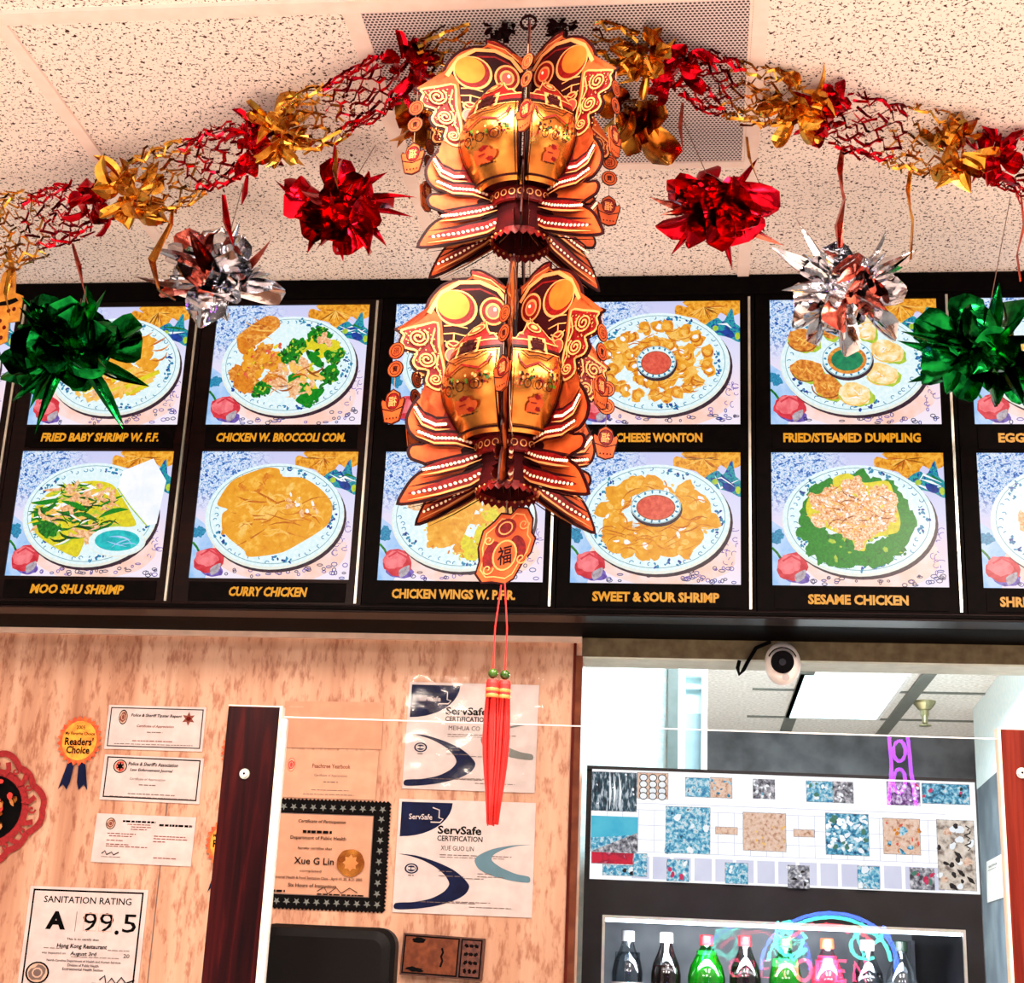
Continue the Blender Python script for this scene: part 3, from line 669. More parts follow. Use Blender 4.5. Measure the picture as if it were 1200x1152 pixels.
D.dash(.05, .2, .12, .015, M_CREAM); D.text('Georgia', .5, .26, .3, .08, P('faint_ink', (212, 152, 120), .7)); D.dash(.6, .85, .45, .02, P('faint_ink', (212, 152, 120), .7)); done(D)
D, pl = card('note', 'faded peach certificate slip with orange emblem, lower one right of the wooden post', 'paper', (332, 878), (444, 881), (326, 934), P('peach_paper_light', (212, 160, 130), .75), group='faded slips right of the wooden post')
badge(D, .1, .32, .045, .15, L_BRIGHT, P('orange_ink', (226, 112, 70), .7)); D.text('Peachtree Yearbook', .52, .33, .4, .09, M_BROWNINK, .02); D.text('Certificate of Appreciation', .52, .53, .34, .07, M_GREYINK); D.dash(.45, .6, .66, .02, M_GREYINK); D.dash(.33, .72, .83, .015, M_GREYINK); D.dash(.25, .78, .92, .015, M_GREYINK); done(D)
# framed-looking certificate with a toothed black border
D, pl = card('certificate', 'peach certificate with toothed black star border and gold seal beside the wooden post', 'certificate', (303, 936), (457, 941), (294, 1062), M_PEACH)
n = 34; out = []
for k in range(n): out += [((k + .0) / n, 0), ((k + .5) / n, -.018)]
for k in range(28): out += [(1, k / 28), (1.014, (k + .5) / 28)]
for k in range(n): out += [(1 - k / n, 1), (1 - (k + .5) / n, 1.018)]
for k in range(28): out += [(0, 1 - k / 28), (-.014, 1 - (k + .5) / 28)]
D.poly(out, M_INK); D.rect(.105, .125, .885, .88, M_PEACH); D.frame(.105, .125, .885, .88, .006, M_GREYINK)
for k in range(13):
    for vv in (.065, .94): star(D, .05 + .9 * k / 12, vv, .028, M_GREYP, 5, .4)
for k in range(1, 9):
    for uu in (.055, .945): star(D, uu, .06 + .88 * k / 9, .028, M_GREYP, 5, .4)
D.text('Certificate of Participation', .5, .2, .36, .04, M_INK, .01, .2); D.dash(.36, .58, .295, .026, M_INK); D.text('Department of Public Health', .48, .355, .42, .042, M_INK, .01); D.text('hereby certifies that', .46, .45, .26, .03, M_INK, .01, .2)
D.text('Xue G Lin', .46, .565, .3, .065, M_INK, .012); D.text('completed', .44, .66, .16, .03, M_INK); D.text('Environmental Health & Food Sanitation Class - April 19, 20, & 21 2005', .47, .725, .72, .034, M_INK, .01); D.text('Six Hours of Instruction', .46, .79, .36, .034, M_INK, .012)
D.dash(.14, .26, .85, .02, M_INK); D.stroke([(.5, .84), (.55, .8), (.58, .86), (.64, .8), (.68, .85), (.74, .8), (.8, .84)], .006, M_INK); D.dash(.5, .85, .865, .012, M_INK)
D.ell(.735, .57, .105, .125, L_GOLD, n=40, jit=.03); star(D, .735, .57, .06, L_LINE, 8, .7); done(D)
# food safety certificates
def servsafe(tl, tr, bl, lab, name_, plastic):
    D, pl = card('certificate', lab, 'certificate', tl, tr, bl, group='food safety certificates')
    q = [(.02, .025)] + [(.02 + .375 * math.cos(a), .025 + .31 * math.sin(a)) for a in [PI / 2 * k / 10 for k in range(11)]]
    D.poly(q[:1] + q[1:], M_NAVY); D.text('ServSafe', .165, .155, .17, .05, M_PAPER, .01); D.stroke([(.25, .07), (.3, .09), (.3, .16), (.33, .17), (.31, .2), (.24, .2)], .008, M_PAPER)
    D.text('ServSafe', .455, .265, .32, .075, M_INK, .03); D.text('CERTIFICATION', .46, .34, .33, .048, M_INK, .02)
    if name_: D.text(name_, .445, .425, .24, .042, M_INK)
    D.dash(.32, .84, .485, .008, M_GREYINK); D.dash(.32, .8, .505, .006, M_GREYINK)
    D.spoly([(.02, .49), (.15, .5), (.3, .55), (.42, .61), (.5, .68), (.545, .75), (.52, .82), (.44, .88), (.3, .935), (.15, .965), (.02, .972), (.02, .92), (.15, .905), (.27, .87), (.36, .81), (.4, .74), (.37, .67), (.3, .6), (.2, .54), (.1, .505)], M_NAVY)
    D.spoly([(.98, .37), (.85, .38), (.7, .42), (.6, .48), (.575, .53), (.61, .6), (.7, .65), (.85, .69), (.97, .7), (.97, .65), (.88, .63), (.77, .58), (.7, .52), (.71, .47), (.78, .42), (.88, .385)], M_TEALP if name_ != 'MEIHUA CO' else M_GREYP)
    D.ell(.12, .615, .05, .045, M_NAVY, n=20); D.ring(.12, .615, .035, .03, .006, M_PAPER, 16); D.dash(.09, .15, .615, .02, M_PAPER); D.dash(.1, .14, .675, .01, M_GREYINK)
    for a, b, v in ((.32, .42, .63), (.32, .5, .67), (.6, .7, .64), (.6, .8, .665), (.5, .65, .685), (.4, .7, .89), (.55, .85, .93), (.2, .6, .9)): D.dash(a, b, v, .006, M_GREYINK)
    if plastic:   # glints are real folds in a clear sleeve
        ms = m_clear('clear_sleeve', (255, 255, 255), .02, .12); s = tag(D.mb.build('certificate'), *D.lab)
        mb = MB(); rows = []; n = 26; r = random.Random(3)
        hgt = [[.0016 + .0022 * max(0, math.sin(i * .9 + 1.7 * math.sin(j * .6))) * r.random() for j in range(n)] for i in range(n)]
        mb.grid([[pl(-.02 + 1.06 * j / (n - 1), -.06 + 1.1 * i / (n - 1), hgt[i][j]) for j in range(n)] for i in range(n)], ms)
        MW[s.name] = Matrix.Translation(s.location); o = mb.build('plastic_sleeve', s, smooth=True); o['label'] = 'crinkled clear plastic sleeve'
    else: done(D)
servsafe((480, 799), (632, 803), (471, 924), 'white and navy food safety certificate in a crinkled plastic sleeve, upper of two', 'MEIHUA CO', True)
servsafe((468, 936), (628, 941), (460, 1069), 'white and navy food safety certificate behind the tassel tip, lower of two', 'XUE GUO LIN', False)
# sanitation rating card
D, pl = card('sanitation_rating_card', 'white sanitation rating card with large letter A and score 99.5', 'sign', (36, 1038), (174, 1043), (18, 1168))
D.frame(.03, .025, .965, .98, .014, M_INK); Tn = M_INK
D.text('SANITATION RATING', .5, .115, .74, .062, Tn, .012); D.text('A', .255, .305, .17, .165, Tn, .05); D.rect(.42, .22, .425, .4, M_GREYINK); D.text('99', .61, .31, .26, .175, Tn, .0); D.ell(.775, .395, .018, .02, Tn); D.text('5', .875, .31, .115, .165, Tn, .005)
D.frame(.49, .23, .6, .39, .004, P('pink_line', (226, 170, 150), .7)); D.frame(.62, .23, .73, .39, .004, P('pink_line', (226, 170, 150), .7))
D.text('This is to certify that', .5, .47, .27, .026, Tn, .01); D.text('Hong Kong Restaurant', .5, .535, .42, .05, Tn, .02, .1); D.dash(.18, .34, .555, .006, M_GREYINK); D.dash(.72, .9, .555, .006, M_GREYINK)
D.text('was inspected on', .27, .6, .2, .028, Tn); D.text('August 3rd', .52, .6, .22, .045, Tn, .015, .1); D.text('20', .88, .6, .05, .035, Tn); D.dash(.42, .82, .625, .005, M_GREYINK)
D.text('North Carolina Department of Health and Human Services', .53, .665, .62, .026, Tn, .01); D.text('Division of Public Health', .53, .7, .26, .024, Tn, .01); D.text('Environmental Health Section', .53, .735, .34, .024, Tn, .01)
badge(D, .155, .78, .1, .1, M_GREYINK); D.stroke([(.68, .82), (.72, .78), (.74, .86), (.78, .8), (.82, .85), (.86, .79), (.9, .84), (.97, .81)], .012, Tn); D.text('REHS', .87, .87, .09, .03, Tn); D.dash(.62, .95, .85, .005, M_GREYINK); done(D)
# rosettes
def rosette(x, y, lab, dx=0):
    c = onY(x, y, WY - .004); k = 1 / F * (c - CAM).length
    t = thing('award_rosette', lab, 'rosette', c, 'award rosettes on the wall')
    fn = lambda u, v, h=0: c + Vector((u * k, -h, -v * k * 1.04))
    D = Draw(fn, h0=.0005, dh=.0002)
    for s in (-1, 1): D.poly([(s * 2, 20), (s * 9, 18), (s * 17 - 1, 52), (s * 12 - 1, 46), (s * 7 - 1, 52), (s * 4 - 1, 44)], M_NAVY)
    D.mb.build('ribbon_tails', t)
    D = Draw(fn, h0=.0022, dh=.0002); n = 24
    D.poly([((26 if q % 2 else 22.5) * math.cos(PI * q / n), (27 if q % 2 else 23.5) * math.sin(PI * q / n) ) for q in range(2 * n)], P('rosette_orange', (236, 104, 30), .5, c2=(206, 62, 24), scale=90))
    D.ell(0, 0, 20, 21, P('rosette_yellow', (250, 176, 50), .5, c2=(244, 130, 36), scale=60)); 
    D.text('2005', 0, -14, 10, 4, M_INK, .02); D.text('My Favorite Choice', 0, -7, 34, 4.5, M_INK, .02); D.text("Readers'", 0, 1, 33, 8.5, M_INK, .03); D.text('Choice', 0, 10, 27, 8, M_INK, .03)
    D.mb.build('rosette_disc', t)
rosette(93.5, 868, 'orange award rosette with blue ribbon tails left of the small certificates')
rosette(285, 880, 'orange rosette almost hidden behind the wooden post, upper one')
rosette(267, 988, 'orange rosette almost hidden behind the wooden post, lower one')
# red paper cut medallion at the left edge
c = onY(-10, 947, WY - .004); k = (c - CAM).length / F
t = thing('paper_cut_medallion', 'red openwork paper medallion with gold and black centre at the left edge of the wall', 'wall decoration', c)
D = Draw(lambda u, v, h=0: c + Vector((u * k, -h, -v * k)), h0=.001, dh=.0002)
M_LACE = P('red_felt', (160, 20, 26), .8, c2=(130, 12, 18), scale=200)
tip = lambda a: 50 + 8 * abs(math.cos(2 * a)) ** 3 + 3 * abs(math.sin(6 * a))
D.stroke([(tip(2 * PI * i / 96) * math.cos(2 * PI * i / 96), tip(2 * PI * i / 96) * math.sin(2 * PI * i / 96)) for i in range(96)], 7, M_LACE, closed=True)
D.ring(0, 0, 38, 38, 9, M_LACE, 48)
for i in range(12):
    a = 2 * PI * (i + .5) / 12; D.stroke([(36 * math.cos(a), 36 * math.sin(a)), (44 * math.cos(a + .08), 44 * math.sin(a + .08)), (51 * math.cos(a), 51 * math.sin(a))], 6, M_LACE)
    a = 2 * PI * i / 12; D.spiral(46 * math.cos(a), 46 * math.sin(a), 4.5, 1, 2.2, M_LACE, a)
D.mb.build('lace_ring', t)
D = Draw(lambda u, v, h=0: c + Vector((u * k, -h, -v * k)), h0=.0025, dh=.0003); D.ell(0, 0, 35, 35, M_INK, n=32); rr = random.Random(4)
for i in range(60):
    a, q = rr.uniform(0, 6.28), rr.uniform(6, 31); D.ell(q * math.cos(a), q * math.sin(a), rr.uniform(2, 5), rr.uniform(2, 4), rr.choice([L_GOLD, L_DISC, L_LINE, L_BRIGHT]), rr.uniform(0, 3), 10, .2)
D.mb.build('gold_centre', t)
# small brown framed plaque
D, pl = card('framed_plaque', 'small brown framed wooden plaque with a large and a small panel, below the certificates', 'plaque', (473, 1093), (568, 1100), (467, 1142), P('plaque_wood', (92, 46, 30), .5, c2=(60, 26, 18), scale=60), t=.02, Y=WY - .021)
tan = P('plaque_tan', (126, 66, 38), .6, c2=(96, 46, 26), scale=80, spec=.2)
D.rect(.03, .06, .69, .94, tan); D.frame(.02, .04, .7, .96, .018, M_INK); D.rect(.73, .06, .97, .94, P('plaque_brown', (112, 54, 34), .5, c2=(70, 30, 20), scale=120)); D.frame(.72, .04, .98, .96, .018, M_INK)
for v in (.2, .4, .6, .8):
    for u in (.79, .85, .91): D.ell(u, v, .024, .05, M_INK, jit=.3)
D.stroke([(.49, .3), (.51, .4), (.49, .5), (.51, .6), (.49, .75)], .025, M_INK); D.ell(.2, .15, .09, .06, M_INK, jit=.2); D.ell(.18, .85, .1, .06, M_INK, jit=.3); done(D)

# ------------------------------------------------------------------ counter, posts and clear screen
Y1 = -.5
A = onY(298, 828, Y1); ZP = A.z
B = onZ(1190, 855, ZP)
dirp = Vector((B.x - A.x, B.y - A.y, 0)).normalized(); ang = math.atan2(dirp.y, dirp.x); nrm = Vector((dirp.y, -dirp.x, 0))
CT = 0.98
mb = MB(); M4 = Matrix.Translation(Vector((A.x, A.y, 0))) @ Matrix.Rotation(ang, 4, 'Z')
mb.box((-1.5, -.12, CT - .04), (2.3, .42, CT), P('counter_top', (120, 84, 66), .3), M4); mb.box((-1.5, -.08, 0), (2.3, .38, CT - .04), M_REDWOOD, M4)
tag(mb.build('counter'), 'wooden service counter carrying the posts and clear screen', 'counter')
def post(P0, w, lab, m, screw, strip, right=True):
    M4 = Matrix.Translation(Vector((P0.x, P0.y, 0))) @ Matrix.Rotation(ang, 4, 'Z')
    t = thing('screen_post', lab, 'post', (P0.x, P0.y, CT), None, ang)
    mb = MB(); mb.box((-w / 2, 0, CT), (w / 2, .022, ZP), m, M4); mb.build('board', t, bevel=.0015)
    mb = MB(); s = 1 if right else -1
    mb.box((min(s * w / 2, s * (w / 2 + .004)), -.001, CT), (max(s * w / 2, s * (w / 2 + .004)), .022, ZP + .002), P('pale_edge', (250, 226, 206), .5), M4); mb.box((-w / 2, .0, ZP), (w / 2, .022, ZP + .002), P('pale_edge', (250, 226, 206), .5), M4); mb.build('edge_banding', t)
    if strip:
        mb = MB(); mb.box((w / 2 + .0045, .002, CT), (w / 2 + .012, .018, ZP - .018), M_WHITE, M4); o = mb.build('screen_holder', t); o['label'] = 'white strip holding the clear screen'
    c = onP(screw[0], screw[1], Vector((P0.x, P0.y, 0)), nrm)
    mb = MB(); Mr = Matrix.Translation(c) @ Matrix.Rotation(ang, 4, 'Z') @ Matrix.Rotation(PI / 2, 4, 'X')
    for rr_, h0, h1, mm in ((.0085, 0, .003, M_SILVER), (.0055, .003, .006, M_WHITE), (.002, .006, .0065, M_INK)):
        rows = [[Mr @ Vector((rr_ * math.cos(q * PI / 8), rr_ * math.sin(q * PI / 8), h)) for q in range(16)] for h in (h0, h1)]
        mb.grid(rows, mm, True); mb.face(rows[1], mm)
    mb.build('screw', t); return t
wpost = (onY(328, 828, Y1) - onY(268, 828, Y1)).length
post(A, wpost, 'dark mahogany post with a screw and white edge strip, left of the clear screen', M_MAHOG, (287, 907), True)
post(B + dirp * .02, wpost, 'reddish wooden post at the right edge of the view, right of the clear screen', M_REDWOOD, (1197, 906), False, False)
C0 = A + dirp * (wpost / 2 + .006); C1 = B + dirp * (.02 - wpost / 2 - .005)
zs = onP(590, 848, Vector((A.x, A.y, 0)), nrm).z
M_PLEX = m_clear('clear_acrylic', (252, 253, 253), .008, k=.14)
mb = MB(); off = -nrm * .008
pl = Plane(Vector((C0.x, C0.y, zs)) + off, Vector((C1.x - C0.x, C1.y - C0.y, 0)), Vector((0, 0, CT - zs)))
slab(mb, pl, .004, M_PLEX)
t = tag(mb.build('clear_screen'), 'clear acrylic counter screen between the two wooden posts, its top edge a thin bright line', 'screen'); MW[t.name] = Matrix.Translation(t.location)
mb = MB(); e = Plane(pl.O + Vector((0, 0, .0002)), pl.ux, Vector((0, 0, .0018))); slab(mb, e, .004, P('bright_edge', (232, 240, 242), .2)); o = mb.build('polished_edge', t); o['label'] = 'thin bright top edge'
# back of a counter monitor
Ym = -.28
a, b = onY(306, 1080, Ym), onY(466, 1092, Ym)
t = thing('counter_monitor', 'black rounded back of a monitor on the counter right of the mahogany post', 'monitor', ((a.x + b.x) / 2, Ym, CT))
pts = []
w_, h_ = (b.x - a.x) / 2, .2; zc = a.z - h_ - .002; xc = (a.x + b.x) / 2
def rrect(w, h, r, y, zc, n=6):
    o = []
    for sx, sz, a0 in ((1, 1, 0), (-1, 1, PI / 2), (-1, -1, PI), (1, -1, 1.5 * PI)):
        for q in range(n + 1):
            an = a0 + PI / 2 * q / n; o.append(Vector((xc + sx * (w - r) + r * math.cos(an), y, zc + sz * (h - r) + r * math.sin(an))))
    return o
mb = MB(); M_PL = P('black_plastic', (5, 4, 4), .5, c2=(10, 6, 6), scale=300, spec=.1)
rows = [rrect(w_ - .02, h_ - .02, .02, Ym - .03, zc), rrect(w_ - .006, h_ - .006, .028, Ym - .024, zc), rrect(w_, h_, .03, Ym - .01, zc), rrect(w_, h_, .03, Ym + .02, zc)]
mb.grid(rows, M_PL, True); mb.face(rows[0], M_PL); mb.face(rows[-1], M_PL); mb.build('casing', t, smooth=False)
mb = MB(); mb.box((xc - .04, Ym - .01, CT + .012), (xc + .04, Ym + .015, zc - h_ + .02), M_PL); mb.box((xc - .11, Ym - .07, CT), (xc + .11, Ym + .09, CT + .012), M_PL); mb.build('stand', t, bevel=.004)

# ------------------------------------------------------------------ security camera on the header
c = onY(917, 778, WY - .05)
t = thing('security_camera', 'white egg shaped security camera with black lens on the header over the opening', 'camera', c)
k = 1 / F * (c - CAM).length
mb = MB(); Mt = Matrix.Rotation(math.radians(-16), 4, 'X')
mb.ball(c, 20.5 * k, 20 * k, 26 * k, M_WHITE, 32, 20, Mt.to_3x3()); mb.build('body', t, smooth=True)
dl = (CAM - c).normalized(); cl = c + dl * 21 * k * .97 + Vector((0, 0, .004)); qm = Matrix.Translation(cl) @ dl.to_track_quat('Z', 'Y').to_matrix().to_4x4()
def disc(mb, Mq, r0, h0, h1, m, n=28):
    rows = [[Mq @ Vector((r0 * math.cos(2 * PI * q / n), r0 * math.sin(2 * PI * q / n), h)) for q in range(n)] for h in (h0, h1)]
    mb.grid(rows, m, True); mb.face(rows[1], m)
mb = MB(); disc(mb, qm, 13 * k, -.01, .006, P('lens_black', (6, 6, 8), .12)); mb.build('lens_face', t)
mb = MB(); disc(mb, qm, 4 * k, .006, .0068, P('lens_glass', (40, 42, 50), .05)); mb.build('lens', t)
mb = MB()
mb.grid([[qm @ Vector((r_ * k * math.cos(PI * (.12 + .76 * q / 14)), r_ * k * math.sin(PI * (.12 + .76 * q / 14)), h)) for q in range(15)] for r_, h in ((15.5, -.002), (17, -.001), (17, -.008))], M_INK); mb.build('hood_line', t)
mb = MB(); cs = onY(920, 797, WY - .055); disc(mb, Matrix.Translation(cs + Vector((0, -.03, 0))) @ dl.to_track_quat('Z', 'Y').to_matrix().to_4x4(), 4 * k, -.014, .001, P('sensor_grey', (180, 176, 176), .3)); mb.build('sensor', t)
mb = MB(); mb.box((c.x - .014, c.y + .02, c.z - .012), (c.x + .014, WY - .0005, c.z + .012), M_WHITE); mb.build('mount', t)
pth = [onY(x, y, WY - .012 + .006 * q) for q, (x, y) in enumerate(((903, 752), (886, 760), (877, 775), (871, 787), (866, 793), (864, 786), (866, 778)))]
pth = [Vector((p.x, WY - .012, p.z)) for p in pth]
mb = MB(); mb.tube(pth, .004, M_INK, 8); mb.build('cable', t, smooth=True)

# ------------------------------------------------------------------ room behind the opening
ZI = 2.78
M_ICEIL = P('back_room_ceiling', (236, 232, 226), .8, c2=(206, 200, 192), scale=60); M_ITEE = P('back_room_tee', (110, 112, 104), .5)
M_IW = P('back_room_white', (240, 250, 250), .55, c2=(226, 244, 248), scale=40)
Yc0, Yb = WY + .1, onZ(1000, 860, ZI).y
mb = MB(); mb.box((XO0 - .6, WY + .1, ZI), (4.2, Yb, ZI + .05), M_ICEIL); struct(mb.build('ceiling_back_room'))
for (xa, ya, xb, yb) in ((917, 795, 920, 857), (1050, 790, 1034, 858)):
    p, q = onZ(xa, ya, ZI), onZ(xb, yb, ZI); d = (q - p).normalized(); p = p - d * 3.0; mb = MB(); xx = (p.x + q.x) / 2
    mb.box((q.x - .03, WY + .12, ZI - .012), (q.x + .03, Yb - .01, ZI), M_ITEE); trim(mb)
for (x, y) in ((845, 806), (845, 838)):
    yy = onZ(x, y, ZI).y; mb = MB(); mb.box((XO0 + .5, yy - .016, ZI - .006), (3.4, yy + .016, ZI), M_ITEE); trim(mb)
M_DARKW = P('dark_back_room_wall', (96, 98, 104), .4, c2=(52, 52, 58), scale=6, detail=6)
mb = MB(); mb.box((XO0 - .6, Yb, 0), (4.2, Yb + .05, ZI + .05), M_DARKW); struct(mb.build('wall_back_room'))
# lamp panel
p0_, p1_ = onZ(922, 788, ZI), onZ(1036, 838, ZI); pa = onZ(1036, 838, ZI)
t = thing('ceiling_lamp', 'bright bluish white ceiling light panel in the room behind the opening', 'ceiling light', ((p0_.x + pa.x) / 2, (p0_.y + pa.y) / 2, ZI - .03))
xl, xr, y0_, y1_ = onZ(925, 838, ZI).x, onZ(1028, 838, ZI).x, onZ(980, 789, ZI).y, onZ(980, 839, ZI).y
mb = MB(); mb.box((xl - .02, y0_ - .02, ZI - .012), (xr + .02, y1_ + .02, ZI), M_WHITE); mb.build('frame', t)
mb = MB(); mb.box((xl, y0_, ZI - .016), (xr, y1_, ZI - .012), E2('cool_diffuser', (214, 250, 255), (236, 255, 255), 3, 2.2)); mb.build('diffuser', t)
c = onZ(1083, 822, ZI)
t = thing('sprinkler_head', 'small metal fire sprinkler head on the ceiling behind the opening', 'sprinkler', (c.x, c.y, ZI - .1))
M_BRASS = P('dull_brass', (176, 170, 130), .3, .8); mb = MB(); mb.lathe([(.0, 0), (.055, 0), (.052, -.012), (.03, -.04), (.02, -.045), (.02, -.07), (.0, -.07)], M_BRASS, (c.x, c.y, ZI)); mb.build('escutcheon', t, smooth=False)
mb = MB(); mb.lathe([(.0, -.07), (.016, -.07), (.013, -.105), (.008, -.11), (.03, -.114), (.03, -.119), (0, -.119)], M_BRASS, (c.x, c.y, ZI), 16); mb.build('deflector', t)
# left partition: bright glazed panel, grey post, door frame
Yp = 1.1
xa, xb = onY(783, 820, Yp).x, onY(795, 820, Yp).x; xd = onY(829, 820, Yp).x
M_GLZ = P('pebbled_white_panel', (232, 250, 252), .35, c2=(206, 240, 246), scale=70, bump=.6)
mb = MB(); mb.box((XO0 - .5, Yp, 0), (xa, Yp + .04, ZI - .001), M_GLZ); struct(mb.build('wall_partition'))
mb = MB(); mb.box((xa, Yp - .03, 0), (xb, Yp + .04, ZI - .001), P('grey_post', (104, 120, 120), .5)); trim(mb)
mb = MB(); w1, w2 = onY(803, 820, Yp).x, onY(822, 820, Yp).x; zt, zm = onY(812, 792, Yp).z, onY(812, 834, Yp).z
mb.box((xb, Yp, 0), (w1, Yp + .04, ZI - .001), M_IW); mb.box((w2, Yp, 0), (xd, Yp + .04, ZI - .001), M_IW); mb.box((w1, Yp, zt), (w2, Yp + .04, ZI - .001), M_IW); mb.box((w1, Yp + .01, onY(812, 802, Yp).z - .01), (w2, Yp + .04, onY(812, 802, Yp).z), M_IW)
mb.box((w1, Yp + .03, 0), (w2, Yp + .04, zm), P('grey_door_pane', (150, 176, 186), .3)); mb.box((w1, Yp + .032, zm), (w2, Yp + .042, zt), P('pale_door_pane', (206, 240, 248), .3)); struct(mb.build('door_1'))
# right wall of the back room, white over grey wainscot
pf = onZ(1140, 831, ZI); pn = onZ(1167, 796, ZI); dr = (pf - pn).normalized(); nr = Vector((dr.y, -dr.x, 0))
q0 = pf - dr * 3.3
zw = onP(1145, 925, pf, nr).z
def sidew(z0, z1, m, name, t=0.0):
    mb = MB(); o = nr * .1; f = nr * -t
    vs = [Vector((p.x, p.y, z)) for z in (z0, z1) for p in (q0 + f, pf + f, pf + o, q0 + o)]
    mb.mesh(vs, [(0, 1, 2, 3), (7, 6, 5, 4), (0, 4, 5, 1), (1, 5, 6, 2), (2, 6, 7, 3), (3, 7, 4, 0)], m); return struct(mb.build(name))
if nr.dot(CAM - pf) > 0: nr = -nr
M_GW = P('grey_blue_wall', (126, 140, 150), .4, c2=(96, 108, 120), scale=5, detail=5)
sidew(zw, ZI - .001, M_IW, 'wall_right_upper'); sidew(0, zw, M_GW, 'wall_right_lower')
pn_ = Plane(onP(1156, 1010, pf - nr * .004, nr), onP(1175, 1000, pf - nr * .004, nr) - onP(1156, 1010, pf - nr * .004, nr), onP(1157, 1058, pf - nr * .004, nr) - onP(1156, 1010, pf - nr * .004, nr))
D = Draw(pn_, asp=pn_.asp, h0=.0004); slab(D.mb, pn_, .002, M_WHITE); D.text('NOTICE', .4, .16, .5, .05, M_INK, .02); D.dash(.1, .6, .24, .015, M_GREYINK)
tag(D.mb.build('notice'), 'small white paper notice on the grey wall right of the drinks cooler', 'notice')

# ------------------------------------------------------------------ drinks cooler
TL = onY(688, 897, .38); ZC = TL.z; TR = onZ(1143, 913, ZC)
dc = Vector((TR.x - TL.x, TR.y - TL.y, 0)); cw = dc.length; dc.normalize(); nc = Vector((dc.y, -dc.x, 0)); ac = math.atan2(dc.y, dc.x)
MC = Matrix.Translation(Vector((TL.x, TL.y, 0))) @ Matrix.Rotation(ac, 4, 'Z')
def cp(x, y, dep=0): return MC.inverted() @ onP(x, y, TL + Vector((nc.x, nc.y, 0)) * -dep, nc)
t = thing('drinks_cooler', 'tall black drinks cooler with lit picture sign above its glass door', 'cooler', (TL.x + dc.x * cw / 2, TL.y + dc.y * cw / 2 , 0), None, ac)
s0, s1, s2, s3 = cp(694, 903), cp(1142, 915), cp(690, 1031), cp(1144, 1047)
g0, g1 = cp(706, 1073), cp(1131, 1089)
M_CB = P('cooler_black', (7, 7, 8), .35, c2=(20, 20, 26), scale=14, detail=6, spec=.25)
dep = .6; zs1, zs0 = (s0.z + s1.z) / 2, (s2.z + s3.z) / 2; zg = (g0.z + g1.z) / 2; gx0, gx1 = g0.x, g1.x
zsh = .42
mb = MB()
mb.box((0, 0, 0), (gx0, dep, zs0), M_CB, MC); mb.box((gx1, 0, 0), (cw, dep, zs0), M_CB, MC); mb.box((gx0, 0, zg), (gx1, dep, zs0), M_CB, MC)
mb.box((0, .012, zs0), (cw, dep, ZC), M_CB, MC); mb.box((gx0, dep - .03, 0), (gx1, dep, zg), P('cooler_inner', (150, 154, 160), .5, c2=(110, 114, 122), scale=10), MC); mb.box((gx0, 0, 0), (gx1, dep - .03, .2), M_CB, MC)
mb.box((0, .0, zs1), (cw, .012, ZC), M_CB, MC)
mb.build('cabinet', t)
mb = MB(); mb.box((gx0 + .002, .03, zg - .012), (gx1 - .002, .06, zg - .001), E2('cooler_tube', (236, 246, 255), strength=5), MC); mb.build('interior_lamp', t)
cl_ = area('cooler_lamp_light', MC @ Vector((cw / 2, .07, zg - .02)), MC @ Vector((cw / 2, .35, zg - .5)), cw * .7, .03, 5, (.95, .98, 1.0))
mb = MB()
fw = .006
for lo, hi in (((gx0, -.004, .2), (gx0 + fw, .004, zg)), ((gx1 - fw, -.004, .2), (gx1, .004, zg)), ((gx0 + fw, -.004, zg - fw), (gx1 - fw, .004, zg))): mb.box(lo, hi, M_SILVER, MC)
mb.build('door_frame', t)
mb = MB(); mb.box((gx0 + fw, -.001, .2), (gx1 - fw, .001, zg - fw), m_clear('cooler_glass', (250, 252, 255), .0, k=.04), MC); mb.build('glass_door', t)
xm = cp(1098, 1120).x
mb = MB(); mb.box((xm - .004, .25, .2), (xm + .004, .5, zg - .02), P('cooler_divider', (60, 62, 70), .4), MC); mb.build('divider', t)
# picture sign
O_ = MC @ Vector((s0.x, .0, zs1)); spl = Plane(O_, dc * (s1.x - s0.x), Vector((0, 0, zs0 - zs1))); D = Draw(spl, asp=spl.asp, h0=.0004, dh=.00004)
slab(D.mb, Plane(O_, spl.ux, spl.uy), .011, M_WHITE)
sw = E2('sign_white', (255, 255, 255), (252, 252, 255), 8, 1.15); sg = E2('sign_grid', (206, 206, 232)); sl = E2('sign_lilac', (216, 216, 240), (230, 230, 248), 12)
D.rect(0, 0, 1, 1, sw)
def rp(x0, y0, x1, y1):  # sign uv from pixels (the sign tilts by about .034)
    a, b = spl.uv(x0, y0), spl.uv(x1, y1); return a[0], a[1], b[0], b[1]
for u in [k / 24 for k in range(1, 24)]: D.rect(u - .0006, .36, u + .0006, .74, sg)
for v in (.3, .36, .5, .63, .74): D.rect(.12, v - .002, .92, v + .002, sg)
for k in range(15): D.rect(.11 + .054 * k, .78, .155 + .054 * k, .98, sl)
sb1 = EM('sign_blue', [(.34, (20, 60, 90)), (.48, (50, 150, 190)), (.6, (170, 220, 235)), (.7, (240, 220, 220))], 110, 4)
sb2 = EM('sign_teal', [(.36, (30, 120, 170)), (.5, (110, 190, 215)), (.62, (232, 240, 246)), (.7, (60, 80, 90))], 130, 4)
sp1 = EM('sign_peach', [(.34, (244, 214, 196)), (.54, (232, 190, 164)), (.68, (176, 120, 90))], 120, 4)
sd1 = EM('sign_waterfall', [(.35, (16, 28, 40)), (.5, (40, 80, 96)), (.62, (190, 200, 210))], 70, 4, stretch=(3, 3, .7))
